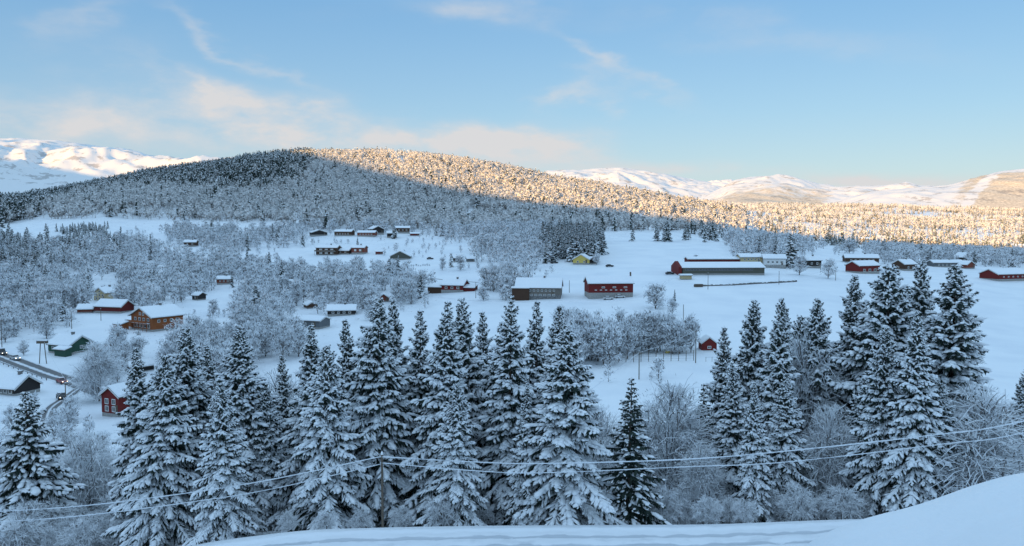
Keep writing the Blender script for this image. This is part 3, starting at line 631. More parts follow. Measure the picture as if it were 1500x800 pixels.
o1 = house(208, 484, 54, 13, 21, -34, 'orange', 'large orange timber lodge with long balcony and gabled snowy roof', gable=True, wins=(('f', 4, .78, 1.5, 1.2), ('f', 5, .32, 1.6, 1.4), ('r', 4, .68, 1.1, 1.1), ('f', 2, 1.15, 1.2, 1.1, .35, .65)), pitch=24, foundh=.12, over=1.0)
balcony(o1[0], -o1[1] * .52, o1[1] * .4, o1[2] * .52, 1.7, house_mat(COLS['orange'], 'paint_orange'))
annex(o1[0], -o1[1] * .5 - 8, -o1[1] * .5 - .003, 2.5, 9, 2.6, 'orange', 1.6)
annex(o1[0], -o1[1] * .5 - 3.5, -o1[1] * .5 + 1.5, -5.2, -2.0, 2.1, 'orange', .9, 'porch')
house(146, 441, 28, 9, 12, -30, 'cream', 'cream two storey house with gabled snowy roof, uphill from the orange lodge', gable=True, wins=(('f', 3, .72, 1.4, 1.1), ('f', 3, .3, 1.3, 1.3), ('f', 1, 1.15, 1.3, 1.0, .3, .7)), pitch=26, foundh=.1)
house(158, 459, 46, 8, 9, -16, 'dark_red', 'dark red barn with sagging snow roof just below the cream house', name='barn', cat='barn', chimney=False, pitch=32, door=False)
house(124, 459, 20, 8, 5, 14, 'redbrown', 'low brown outbuilding under thick snow, left of the dark red barn', name='shed', cat='shed', chimney=False, pitch=22, door=False)
house(8, 579, 34, 8, 10, -16, 'dark', 'dark house under heavy snow at the left edge below the road', gable=False, wins=(('f', 3, .6, 1.2, 1.1),), pitch=33)
house(286, 440, 12, 5, 7, -24, 'dark', 'tiny dark hut in the snow right of the bushes above the orange lodge', name='hut', cat='hut', chimney=False, pitch=25, wins=(('f', 1, .6, .9, .9),))
house(253, 430, 14, 7, 9, 40, 'grey', 'small grey cabin with steep gable half hidden by frosted trees', gable=True, name='cabin', cat='cabin', pitch=36, chimney=False)
house(328, 417, 20, 6, 7, 8, 'redbrown', 'small reddish cabin with snowy roof among frosted birches', name='cabin', cat='cabin', wins=(('f', 3, .6, .9, .8),), pitch=25)
house(278, 362, 17, 7, 6, 4, 'brown', 'lone brown cabin beside the upper snowy track on the left hillside', name='cabin', cat='cabin', wins=(('f', 2, .6, 1, .9),), pitch=24)
house(404, 427, 14, 6, 6, -25, 'redbrown', 'brown gabled hut among the birches left of the valley centre', gable=True, name='hut', cat='hut', chimney=False, pitch=27)
house(430, 421, 12, 6, 6, 10, 'brown', 'small brown hut behind a dark spruce in the valley birches', name='hut', cat='hut', chimney=False, pitch=26)
house(447, 482, 48, 8, 12, -18, 'grey', 'long grey shed with flat snowy roof in front of the valley birches', wins=(('f', 3, .6, 1.1, 1),), name='shed', cat='shed', chimney=False, pitch=17)
house(500, 463, 40, 9, 7, 8, 'dark', 'low dark house with wide snow roof among birches', wins=(('f', 4, .6, 1.1, .9),), pitch=22)
house(458, 452, 16, 6, 5, 30, 'brown', 'small hut with snow roof half buried behind the long grey shed', gable=True, name='hut', cat='hut', chimney=False, pitch=28)
house(562, 443, 14, 6, 6, 6, 'redbrown', 'small brown gabled hut on stilts standing beside the birch clump', gable=True, name='hut', cat='hut', chimney=False, pitch=34)
# hamlet in the middle
h2 = house(478, 374, 32, 9, 10, -10, 'brown', 'brown two storey house with rows of pale windows, lower row of the hamlet', wins=(('f', 3, .74, 2.2, 1.3), ('f', 3, .24, 2.2, 1.2)), pitch=20, foundh=.05, pale_panes=True)
balcony(h2[0], -h2[1] * .55, h2[1] * .45, h2[2] * .5, 1.2)
house(502, 373, 19, 7, 5, -14, 'brown', 'low brown annexe house between the two windowed houses', wins=(('f', 2, .6, 1, .8),), pitch=22, chimney=False)
house(524, 373, 19, 8, 9, -10, 'redbrown', 'square brown house with two pale windows, right end of the lower row', wins=(('f', 2, .62, 1.6, 1.4),), pitch=20, pale_panes=True)
house(555, 373, 10, 3, 4, 0, 'red', 'small red shed standing alone beside the dark gabled barn', name='shed', cat='shed', chimney=False, pitch=15, snow=.3, wins=())
house(586, 381, 29, 11, 4, 2, 'olive', 'dark broad gabled barn with snow on its roof in the open field', gable=True, name='barn', cat='barn', chimney=False, pitch=27, door=False)
house(468, 346, 23, 8, 4, 26, 'dark', 'dark low cabin, leftmost of the upper row of the hamlet', gable=True, name='cabin', cat='cabin', pitch=18, chimney=False)
house(502, 346, 26, 8, 6, -12, 'brown', 'brown cabin with white porch posts, second from left in upper row', name='cabin', cat='cabin', wins=(('f', 5, .5, .9, 1.2),), pitch=20)
house(536, 347, 26, 8, 5, -6, 'redbrown', 'long reddish cabin with a row of windows in the upper row', name='cabin', cat='cabin', wins=(('f', 5, .55, 1.1, 1.),), pitch=20)
house(554, 344, 18, 11, 7, 30, 'dark', 'taller dark house with gable behind the long reddish cabin', gable=True, pitch=25, chimney=False)
house(574, 349, 14, 8, 6, 8, 'dark', 'small dark cabin beside a tall spruce in the upper row', name='cabin', cat='cabin', pitch=22)
house(590, 342, 20, 8, 7, 8, 'brown', 'brown cabin with white windows at right end of the upper row', name='cabin', cat='cabin', wins=(('f', 3, .6, 1.2, 1.1),), pitch=20)
house(608, 346, 13, 6, 3, 12, 'red', 'half buried red shed right of the upper cabin row', name='shed', cat='shed', chimney=False, pitch=18)
house(671, 384, 12, 7, 5, 10, 'dark', 'small dark hut with snow roof, left of a pair beside the bushes', name='hut', cat='hut', chimney=False, pitch=20)
house(690, 384, 11, 6, 4, 10, 'grey', 'small grey hut with snow roof, right of a pair beside the bushes', name='hut', cat='hut', chimney=False, pitch=20)
h3 = house(662, 429, 34, 9, 9, -16, 'red', 'red farmhouse with snowy gabled roofs and low side wings left of the pole', gable=False, wins=(('f', 3, .6, 1.3, 1.1), ('r', 1, .7, 1, 1)), pitch=28)
annex(h3[0], -h3[1] * .5 - 7, -h3[1] * .5 - .003, 0, 5, 1.7, 'brown', 1.1); annex(h3[0], h3[1] * .5 + .003, h3[1] * .5 + 5.5, 1, 6, 1.7, 'dark_red', 1.1)
h4 = house(788, 439, 66, 13, 15, -7, 'grey_timber', 'long weathered timber farmhouse with broad snow roof and stone base', wins=(('f', 9, .74, .9, .8), ('f', 8, .3, 1.2, .8)), pitch=29, foundh=.34, found='stone')
annex(h4[0], -h4[1] * .5 - 1.5, -h4[1] * .5 + 6, -1.2, -.003, 4.2, 'brown', .4, 'wing')
h5 = house(895, 437, 66, 11, 20, 5, 'red', 'big red barn with pale stone ground floor and long snowy roof', name='barn', cat='barn', wins=(('f', 3, .72, 1.4, .7, .2, .95), ('f', 7, .52, .9, .45)), pitch=24, foundh=.33, chimney=False, door=False, snow=.5)
MB().box(h5[1] * .5 - .3, h5[1] * .5 + .3, 4.9, 5.5, h5[4] - 1, h5[4] + 2.2).build('vent_pipe', TIMBER, h5[0])
house(851, 388, 24, 9, 7, -16, 'yellow', 'small yellow house with dark porch at the foot of the spruce wood', gable=True, wins=(('f', 2, .5, 1.1, 1.1),), pitch=30)
house(869, 387, 12, 5, 6, 10, 'dark', 'little dark shed right beside the yellow house', gable=True, name='shed', cat='shed', chimney=False, pitch=30)
# long barn and farm to the right
h6 = house(1060, 403, 122, 15, 9, 3, 'olive', 'very long low barn with snow roof, dark ventilated side and red gable end', name='barn', cat='barn', wins=(('f', 24, .72, 1.3, .8, .03, .86),), pitch=17, foundh=.1, chimney=False, door=False, trim=STEEL)
rd = house_mat(COLS['red'], 'paint_red')
MB().prism([(-.4, -1), (15.4, -1), (15.4, h6[2] + .5), (7.5, h6[4] + 1.0), (-.4, h6[2] + .5)], -h6[1] / 2 - 2.2, -h6[1] / 2 - .55, 'x').build('gable_end', rd, h6[0])
house(1052, 388, 88, 9, 7, 3, 'dark_red', 'long red shed roofed with snow directly behind the very long barn', name='shed', cat='shed', pitch=12, chimney=False, door=False)
house(1006, 410, 15, 4, 6, 4, 'cream', 'small pale shed in front of the very long barn', name='shed', cat='shed', pitch=8, chimney=False, door=False)
house(1101, 390, 32, 9, 12, 4, 'cream', 'pale yellow farmhouse with two rows of windows behind the very long barn', wins=(('f', 5, .75, 1.1, 1), ('f', 5, .35, 1.1, 1.1)), pitch=20)
house(1135, 393, 31, 9, 13, -8, 'white', 'white house with grey basement and small dark windows by the tall spruce', wins=(('f', 4, .62, 1.3, 1.1), ('f', 4, .2, .9, .7)), pitch=24, foundh=.32)
house(1193, 393, 22, 8, 11, 10, 'dark', 'dark brown house half hidden between two frosted trees', wins=(('f', 2, .6, 1.1, 1.2),), pitch=26)
house(1263, 386, 46, 11, 7, -12, 'brown', 'low brown house with wide snowy gable roof behind the red barn', gable=False, wins=(('f', 6, .55, 1.1, 1),), pitch=20)
house(1274, 401, 40, 10, 11, 24, 'red', 'red barn with white doors behind the group of tall spruces', name='barn', cat='barn', wins=(('f', 3, .4, 1.8, 1.5),), pitch=24, chimney=False)
house(1334, 397, 24, 9, 9, 24, 'brown', 'brown cottage with snow roof right of the red barn', gable=False, wins=(('f', 2, .5, 1.2, 1.2), ('l', 1, .5, 1, 1)), pitch=28)
house(1390, 392, 46, 8, 6, 4, 'grey', 'long grey low house stretching behind the spruce tops', wins=(('f', 6, .55, 1.1, 1),), pitch=20)
house(1418, 385, 22, 8, 8, 20, 'dark', 'dark gabled house at the right end of the village row', gable=True, pitch=30)
house(1422, 394, 18, 6, 6, 26, 'redbrown', 'small reddish outhouse in front of the dark gabled house', gable=True, name='outhouse', cat='outhouse', chimney=False, pitch=28)
house(1418, 375, 16, 8, 6, 8, 'cream', 'pale cottage with snow roof below the dark spruce belt', pitch=26, wins=(('f', 2, .5, 1, 1),))
house(1441, 383, 15, 8, 6, -14, 'olive', 'olive cottage with gabled snow roof at edge of the birches', pitch=28, gable=True)
house(1484, 412, 56, 12, 9, 18, 'red', 'long low red barn under snow at the right edge of the field', name='barn', cat='barn', wins=(('f', 5, .6, 1., .7),), pitch=22, chimney=False, door=False)
house(1268, 357, 15, 9, 6, 6, 'cream', 'pale cabin between spruces at the top of the small field', name='cabin', cat='cabin', pitch=20)
house(1039, 514, 22, 4.5, 11, 0, 'red', 'little bright red gabled hut alone on the snowfield beside the fence', gable=True, name='hut', cat='hut', wins=(('f', 1, .45, 1.1, .8),), pitch=38, chimney=False, found='white', foundh=.05, snow=.2, over=.25, door=False)
house(762, 305, 14, 8, 3, 4, 'dark', 'dark cabin at the shadow edge high on the hill, left one', name='cabin', cat='cabin', pitch=18, ymin=740, chimney=False)
house(790, 309, 18, 8, 4, 4, 'brown', 'brown cabin at the shadow edge high on the hill, right one', name='cabin', cat='cabin', pitch=18, ymin=740, chimney=False)
house(669, 308, 9, 7, 5, 4, 'dark', 'dark hut surrounded by frosted forest on the hill', name='hut', cat='hut', pitch=22, ymin=740, chimney=False)
house(1021, 321, 14, 9, 3, 2, 'brown', 'brown cabin in the golden sunlit forest', name='cabin', cat='cabin', pitch=18, ymin=900, chimney=False)
house(1494, 368, 26, 12, 6, 6, 'red', 'sunlit red house at the right edge behind the birches', pitch=22, ymin=850)
house(1452, 326, 16, 10, 3, 4, 'brown', 'brown cabin far off in the sunlit forest on the right', name='cabin', cat='cabin', pitch=18, ymin=1100, chimney=False)

# ------------------------------------------------------------------ roads, walls, fences, poles
def strip(name, px, width, m, lift=.05, sub=10, kind='structure', pts=None):
    P = pts or [hit(*p) for p in px]; S = []
    for i in range(len(P) - 1):
        a, b, c, d = P[max(i - 1, 0)], P[i], P[i + 1], P[min(i + 2, len(P) - 1)]
        for k in range(sub):
            t = k / sub; S.append(.5 * ((2 * b) + (c - a) * t + (2 * a - 5 * b + 4 * c - d) * t * t + (3 * b - a - 3 * c + d) * t ** 3))
    S.append(P[-1]); nw = 41 if m is TRACKM else 13; V = []; uv = []
    for i, p in enumerate(S):
        d = S[min(i + 1, len(S) - 1)] - S[max(i - 1, 0)]; d.z = 0; d.normalize(); s = Vector((-d.y, d.x, 0))
        for j in range(nw):
            o = (j / (nw - 1) - .5) * width; q = p + s * o; e = abs(j / (nw - 1) - .5) * 2
            aa = j / (nw - 1); ex = (.20 * math.exp(-((aa - .9) / .06) ** 2) + .16 * math.exp(-((aa - .1) / .06) ** 2) - .07 * math.exp(-((aa - .33) / .05) ** 2) - .07 * math.exp(-((aa - .62) / .05) ** 2) + float(fbm(q.x, q.y, .9, 3)) * .12) * (1 - e ** 8) if m is TRACKM else 0
            V.append((q.x, q.y, float(zt(q.x, q.y)) + lift * (1 - e ** 6) + ex)); uv.append(j / (nw - 1))
        if name == 'road': AVOID.append((p.x, p.y, width * .5 + 1.2))
    n = len(S); I = np.arange(n * nw).reshape(n, nw); Qs = np.stack([I[:-1, :-1], I[:-1, 1:], I[1:, 1:], I[1:, :-1]], -1).reshape(-1, 4)
    o = mobj(name, V, Qs, [m], smooth=True); tag(o, kind=kind); a = o.data.attributes.new('across', 'FLOAT', 'POINT'); a.data.foreach_set('value', np.array(uv, np.float32)); return S
def road_mat(name, ruts, dark, light, lo=.45, hi=.62):
    m = bpy.data.materials.new(name); m.use_nodes = True; t = m.node_tree; b = t.nodes['Principled BSDF']; b.inputs['Roughness'].default_value = .6
    a = t.nodes.new('ShaderNodeAttribute'); a.attribute_name = 'across'; r = t.nodes.new('ShaderNodeValToRGB'); t.links.new(a.outputs['Fac'], r.inputs[0])
    el_ = r.color_ramp.elements; el_[0].position = 0; el_[0].color = (0, 0, 0, 1); el_[1].position = 1; el_[1].color = (0, 0, 0, 1)
    for p, v in ruts: e = el_.new(p); e.color = (v, v, v, 1)
    tcn = t.nodes.new('ShaderNodeTexCoord'); n = t.nodes.new('ShaderNodeTexNoise'); n.inputs['Scale'].default_value = .7; n.inputs['Detail'].default_value = 6; t.links.new(tcn.outputs['Object'], n.inputs[0])
    ma = t.nodes.new('ShaderNodeMath'); ma.operation = 'ADD'; t.links.new(r.outputs[0], ma.inputs[0]); t.links.new(n.outputs[0], ma.inputs[1])
    mb = t.nodes.new('ShaderNodeMapRange'); mb.inputs[1].default_value = lo + .4; mb.inputs[2].default_value = hi + .5; t.links.new(ma.outputs[0], mb.inputs[0])
    mx = t.nodes.new('ShaderNodeMix'); mx.data_type = 'RGBA'; t.links.new(mb.outputs[0], mx.inputs[0]); mx.inputs[6].default_value = (*light, 1); mx.inputs[7].default_value = (*dark, 1); t.links.new(mx.outputs[2], b.inputs['Base Color'])
    return m
ROADM = road_mat('ploughed_road', [(.10, .1), (.2, .95), (.36, .7), (.47, .05), (.56, .3), (.66, 1), (.85, .8), (.94, .1)], (.12, .115, .115), (.70, .72, .75), .32, .6)
TRACKM = road_mat('packed_snow_track', [(.22, .2), (.30, .9), (.38, .3), (.56, .3), (.63, .9), (.70, .2)], (.52, .55, .59), (.80, .82, .85))
LINEM = road_mat('thin_track', [(.2, .6), (.5, .9), (.8, .6)], (.14, .13, .12), (.6, .62, .65), .2, .5)
rp = strip('road', [(-120, 482, 150), (-50, 505, 150), (0, 522, 150), (40, 537, 150), (75, 550, 150), (112, 563, 150), (150, 577, 150), (190, 588, 150)], 7.2, ROADM, .08)
strip('path', [(388, 383), (430, 388), (500, 396), (560, 402), (630, 408), (700, 414)], 1.3, LINEM, .05)
strip('path', [(640, 436), (690, 441), (745, 443), (800, 443), (850, 441), (900, 441), (940, 434), (970, 418), (985, 408), (1040, 407), (1120, 406), (1200, 400)], 3.2, TRACKM, .05)
strip('path', [(205, 371), (240, 369), (280, 371), (310, 373)], 1.2, LINEM, .05)
strip('path', [(0, 344), (60, 346), (100, 349)], 1.0, LINEM, .05)
fr = [at(x, 46.8) for x in (-400, -100, 150, 300, 450, 650, 850, 1050, 1250, 1450, 1700)]
strip('road', None, 5.4, TRACKM, .12, 30, pts=fr)

# poles and wires
def pole(p, H, label, arm=True, r=.13, snowy=True):
    o = empty('utility_pole', p); tag(o, label, 'pole'); MB().tube([(0, 0, -1.5), (0, 0, H)], [r, r * .75], 8).build('post', TIMBER, o)
    if arm:
        MB().box(-.9, .9, -.07, .07, H - .5, H - .36).build('crossarm', TIMBER, o)
        for s in (-.75, .75): MB().tube([(s, 0, H - .357), (s, 0, H - .18)], .05, 6).build('insulator', STEEL, o)
    if snowy: MB().tube([(0, 0, H + .003), (0, 0, H + .14), (0, 0, H + .22)], [r * .95, r * .8, .02], 8).build('snow_cap', SNOW, o)
    return o
def pole_px(x, y0, y1, label, arm=True, ymin=150): P = hit(x, y1, ymin); return pole(P, (y1 - y0) * P.y / FPX, label, arm), P
pole_px(97, 560, 609, 'dark wooden pole beside the road bend in front of the red and black cars', False)
pole_px(3, 468, 512, 'wooden pole at the left edge above the road')
pole_px(697, 413, 437, 'wooden pole standing right of the red farmhouse', False)
pole_px(834, 411, 429, 'wooden pole between the timber farmhouse and the red barn', False)
pole_px(1037, 400, 424, 'wooden pole in the field below the very long barn')
pole_px(1141, 397, 417, 'wooden pole at the right end of the low stone wall', False)
pole_px(1224, 396, 411, 'short wooden pole right of the frosted field trees', False)
pole_px(1001, 446, 472, 'slim wooden pole in the snowfield right of the round birch', False)
pa = pole_px(936, 514, 556, 'wooden pole in front of the tall wire fence', True); pb = pole_px(1019, 482, 532, 'wooden pole just left of the little red hut', True)
pole_px(105, 456, 482, 'wooden pole on the slope above the dark green house', False)
pole_px(148, 452, 470, 'wooden pole in front of the dark red barn', False)
ap = hit(63, 533, 150); af = empty('frame_pole', ap); tag(af, 'A shaped wooden pole frame with crossbeam beside the dark green house', 'pole frame')
for s in (-1, 1): MB().tube([(s * 1.2, 0, -1), (s * .6, 0, 6.4)], .13, 6).build('leg', TIMBER, af)
MB().box(-1.6, 1.6, -.5, .5, 6.4, 7.2).build('transformer_box', TIMBER, af); MB().box(-1.65, 1.65, -.55, .55, 7.203, 7.5).build('snow_cap', SNOW, af, bevel=.08)

def wire(pts, r, label, cat='cable', sub=10):
    P = [Vector(p) for p in pts]; S = []
    for i in range(len(P) - 1):
        a, b, c, d = P[max(i - 1, 0)], P[i], P[i + 1], P[min(i + 2, len(P) - 1)]
        for k in range(sub):
            t = k / sub; S.append(.5 * ((2 * b) + (c - a) * t + (2 * a - 5 * b + 4 * c - d) * t * t + (3 * b - a - 3 * c + d) * t ** 3))
    S.append(P[-1]); rr = [r * random.uniform(.82, 1.15) for _ in S]
    o = MB().tube(S, rr, 6).build('power_cable', CABLE, None, smooth=True); tag(o, label, cat); return o
def pp(x, y, Y): d = px_dir(x, y); return d * (Y / d.y)
PY_ = 53.
gp = at(557, PY_); top = pp(557, 666, PY_); pole(gp, top.z - gp.z, 'thin dark wooden pole carrying the snowy wires in front of the spruces', False, .09)
wire([pp(-800, 640, PY_), pp(-400, 738, PY_), pp(-150, 753, PY_), pp(0, 749, PY_), pp(132, 740, PY_), pp(276, 722, PY_), pp(400, 702, PY_), pp(557, 669, PY_)], .034, 'upper snow coated wire left of the thin pole')
wire([pp(-800, 655, PY_), pp(-400, 752, PY_), pp(-150, 767, PY_), pp(0, 764, PY_), pp(124, 755, PY_), pp(276, 736, PY_), pp(400, 716, PY_), pp(557, 680, PY_)], .030, 'lower snow coated wire left of the thin pole')
wire([pp(557, 669, PY_), pp(700, 677, 52), pp(800, 679, 51.5), pp(1000, 673, 51), pp(1150, 661, 50), pp(1370, 637, 49), pp(1500, 617, 48), pp(1900, 525, 46)], .038, 'upper thick snow coated wire right of the thin pole')
wire([pp(557, 678, PY_), pp(700, 690, 52), pp(800, 692.5, 51.5), pp(1000, 684, 51), pp(1150, 677, 50), pp(1386, 650, 49), pp(1500, 634, 48), pp(1900, 545, 46)], .030, 'lower snow coated wire right of the thin pole')
for (x, y, Y, lb) in ((-800, 640, PY_, 'wooden pole at the far left end of the snowy wires'), (1900, 525, 46, 'wooden pole at the far right end of the snowy wires')):
    g_ = at(x, Y); t_ = pp(x, y - 3, Y); pole((t_.x, Y, g_.z), t_.z - g_.z, lb, False)
A_ = Vector(pa[1]) + Vector((0, 0, (556 - 514) * pa[1].y / FPX - .3)); B_ = Vector(pb[1]) + Vector((0, 0, (532 - 482) * pb[1].y / FPX - .3))
wire([A_, (A_ + B_) / 2 - Vector((0, 0, .5)), B_], .04, 'snowy wire between the two poles by the tall fence')
E_ = A_ + (A_ - B_) * 1.0 + Vector((-6, -14, -6)); wire([A_, (A_ + E_) / 2 - Vector((0, 0, .4)), E_], .05, 'snowy wire sloping down left from the fence pole')
G_ = hit(66, 534, 150) + Vector((0, 0, 7)); H_ = hit(97, 560 + 49, 150) + Vector((0, 0, 8.3)); wire([G_, (G_ + H_) / 2 - Vector((0, 0, .6)), H_], .03, 'snowy wire running down to the pole at the road bend')

# tall wire fence
fe = empty('wire_fence', hit(960, 531, 150)); tag(fe, 'tall thin wire fence with many posts left of the little red hut', 'fence'); fo = fe.location.copy(); tops = []
for i in range(11):
    x = 906 + 11 * i; q = hit(x, 531 - .25 * i, 150) - fo; tops.append(q); MB().tube([q - Vector((0, 0, .6)), q + Vector((0, 0, 2.9))], .09, 5).build('post', TIMBER, fe)
for hgt in (2.85, 2.1, 1.4, .7): MB().tube([q + Vector((0, .06, hgt)) for q in tops], .02 if hgt < 2.8 else .035, 4).build('wire', STEEL, fe)
bx = hit(978, 517, 150); b_ = empty('hive_box', bx); tag(b_, 'small ochre box with a snow cap beside the wire fence', 'box'); MB().box(-.6, .6, -.5, .5, -.3, .7).build('case', house_mat(COLS['yellow'], 'paint_yellow'), b_); MB().box(-.7, .7, -.6, .6, .703, 1.1).build('snow_cap', SNOW, b_, bevel=.12)
f2 = empty('wire_fence', hit(1060, 531, 150)); tag(f2, 'low wire fence running right from the little red hut', 'fence'); fo2 = f2.location.copy(); tops = []
for i in range(6):
    q = hit(1034 + 9 * i, 530, 150) - fo2; tops.append(q); MB().tube([q - Vector((0, 0, .5)), q + Vector((0, 0, 1.3))], .05, 5).build('post', TIMBER, f2)
MB().tube([q + Vector((0, .05, 1.2)) for q in tops], .02, 4).build('wire', STEEL, f2)
# guard rail on the lower road edge
gr = empty('guard_rail', rp[20]); tag(gr, 'low dark guard rail along the valley side of the ploughed road', 'guard rail'); go = gr.location.copy(); tp_ = []
for i in range(12, 46, 2):
    d = rp[i + 1] - rp[i]; d.z = 0; d.normalize(); s = Vector((d.y, -d.x, 0)); q = rp[i] + s * 3.9; q = Vector((q.x, q.y, float(zt(q.x, q.y)))) - go; tp_.append(q)
    MB().box(q.x - .08, q.x + .08, q.y - .08, q.y + .08, q.z - .5, q.z + .7).build('post', TIMBER, gr)
MB().tube([q + Vector((0, -.12, .6)) for q in tp_], .13, 5).build('rail', STEEL, gr)
# low stone wall
w0 = [hit(x, y) for x, y in ((1018, 420), (1045, 419), (1075, 418), (1110, 416), (1140, 414.5), (1167, 413))]
wl = MB(); rs_ = random.Random(5); wb = empty('stone_wall', w0[2]); tag(wb, 'long low dark stone wall across the snowfield below the very long barn', 'wall'); o0 = w0[2]
S = MB(); 
for i in range(len(w0) - 1):
    for k in range(16):
        p = w0[i].lerp(w0[i + 1], (k + .5) / 16) - o0; a, b, c = rs_.uniform(.28, .5), rs_.uniform(.3, .5), rs_.uniform(.4, .8)
        wl.box(p.x - a, p.x + a, p.y - b, p.y + b, p.z - .4, p.z + c, )
        if rs_.random() < .5: S.box(p.x - a, p.x + a, p.y - b, p.y + b, p.z + c + .003, p.z + c + .15)
wl.build('stones', STONE, wb); S.build('snow_layer', SNOW, wb)
bt = empty('upturned_boat', hit(1022, 420) + Vector((0, -1.5, 0))); tag(bt, 'dark heap of logs at the left end of the low stone wall', 'log pile'); bt.name = 'log_pile'
for i in range(7): MB().tube([(-2, (i % 3) * .5 - .5 + (i // 3) * .2, .25 + (i // 3) * .42), (2, (i % 3) * .5 - .5 + (i // 3) * .2, .25 + (i // 3) * .42)], .24, 8).build('log', TIMBER, bt)

# ------------------------------------------------------------------ vehicles
def car(P, rot, colr, label, van=False, lights=True, snow_=True, cat='car', L_=4.4):
    o = empty('parked_car' if not lights else 'car', P, R(rot));  tag(o, label, cat); m = mat('car_' + colr, {'red': (.25, .02, .015), 'black': (.02, .02, .022), 'white': (.6, .6, .6), 'grey': (.15, .15, .15)}[colr], .3, spec=.5)
    hf = L_ / 2; rfz = 1.9 if van else 1.42
    body = [(-hf, .3), (hf, .3), (hf + .03, .75), (hf - .15, .92), (hf - 1.15, 1.0), (-hf + .1, 1.02), (-hf - .02, .7)]
    MB().prism(body, -.88, .88, 'y').build('body', m, o, bevel=.06, smooth=False)
    cab = [(-hf + (.12 if van else .5), 1.0), (hf - 1.2, 1.0), (hf - 1.85, rfz), (-hf + (.25 if van else 1.0), rfz)]
    c_ = MB().prism(cab, -.78, .78, 'y').build('cabin', GLASS, o, bevel=.04)
    MB().prism([(-hf + (.24 if van else .95), rfz - .06), (hf - 1.80, rfz - .06), (hf - 1.9, rfz + .05), (-hf + (.3 if van else 1.05), rfz + .05)], -.80, .80, 'y').build('roof', m, c_)
    if snow_: MB().box(-hf + (.4 if van else 1.1), hf - 2.0, -.7, .7, rfz + .053, rfz + .14).build('snow_layer', SNOW, c_, bevel=.03)
    for sx in (-hf + .75, hf - .8):
        for sy in (-.86, .86):
            w = MB(); w.tube([(sx, sy - .1, .33), (sx, sy + .1, .33)], .33, 14); wo = w.build('wheel', mat('tyre', (.02, .02, .02), .9), o)
            MB().tube([(sx, sy + (.1 if sy > 0 else -.1), .33), (sx, sy + (.115 if sy > 0 else -.115), .33)], .19, 10).build('rim', STEEL, wo)
    lm = mat('headlight_lit', (.9, .85, .7), .3, emit=((1, .9, .7), 1.6)) if lights else mat('headlight', (.5, .5, .5), .2)
    for sy in (-.6, .6): MB().box(hf - .05, hf + .06, sy - .11, sy + .11, .64, .78).build('headlight', lm, o)
    for sy in (-.65, .65): MB().box(-hf - .05, -hf + .02, sy - .12, sy + .12, .7, .9).build('tail_light', mat('tail_light', (.3, .01, .01), .4), o)
    for sy in (-.93, .93): MB().box(hf - 1.75, hf - 1.55, sy - .07, sy + .07, .98, 1.12).build('mirror', m, o)
    return o
def road_at(i, off):
    d = rp[i + 1] - rp[i]; d.z = 0; d.normalize(); s = Vector((-d.y, d.x, 0)); q = rp[i] + s * off; return Vector((q.x, q.y, float(zt(q.x, q.y)) + .1)), math.degrees(math.atan2(d.y, d.x))
def near_i(x, y): P = hit(x, y, 150); return min(range(len(rp) - 1), key=lambda i: (rp[i] - P).length)
p_ = hit(91, 562, 150); a_ = road_at(near_i(91, 562), 0)[1]; car(p_ + Vector((0, 0, .12)), a_, 'red', 'red car with headlights on driving down the ploughed road', van=False)
p_ = hit(90, 585, 150); a_ = -52; strip('road', [(120, 566, 150), (104, 578, 150), (92, 586, 150), (74, 600, 150), (66, 625, 120)], 3.0, ROADM, .09); car(p_ + Vector((0, 0, .12)), a_, 'black', 'black car with headlights on, below the red car at the bend')
p_, a_ = road_at(near_i(8, 529), 1.0); car(p_, a_, 'white', 'white car with headlights on near the left edge of the road')
p_, a_ = road_at(near_i(-2, 520), 2.4); p_ = hit(3, 520, 150); car(p_ + Vector((0, 0, .1)), a_, 'grey', 'grey van at the very left edge of the road', van=True, cat='van')
for (x, y, c, rt, lb) in ((893, 391, 'black', 5, 'dark car parked alone in the snow right of the yellow house'), (812, 386, 'black', 20, 'dark car parked left of the yellow house, nearer to the house'), (801, 383, 'black', -15, 'dark car parked at the wood edge left of the yellow house'),
                        (891, 439, 'white', 4, 'white car parked in front of the big red barn'), (908, 436.5, 'white', 2, 'snow covered pale car parked at the right half of the red barn front'), (981, 402, 'black', 10, 'dark vehicle parked at the left end of the very long barn'),
                        (630, 380, 'black', 8, 'dark car parked in the field right of the dark gabled barn')):
    car(hit(x, y), rt, c, lb, lights=False)

# ------------------------------------------------------------------ foreground spruces
FS = []
for i, (H, Rm, nb, sn, pw) in enumerate(((20, 5.2, 300, 1.0, .80), (19, 4.7, 280, .94, .88), (21, 5.1, 300, .98, .84), (18, 5.3, 260, 1.08, .76), (19, 4.3, 260, .90, .90), (20, 4.8, 230, 1.04, .95), (22, 4.5, 320, .96, .80))):
    g = spruce_geo(40 + i, H, Rm, nb, .095, 1.05, 0, sn, .03, pw); FS.append((H, Rm, g.mesh('crown', [NEEDLE, SNOW]), trunk_mesh('trunk', H, .24, i)))
gd = spruce_geo(77, 15, 2.6, 170, .12, 1., 0, .28, .05, .9); DK = (15, 2.1, gd.mesh('crown', [NEEDLE, SNOW]), trunk_mesh('trunk', 15, .17, 9))
gd = spruce_geo(78, 11, 3.7, 190, .10, .9, 0, .78, .03, .95); LN = (11, 3.0, gd.mesh('crown', [NEEDLE, SNOW]), trunk_mesh('trunk', 11, .2, 10))
SPROTO = {}
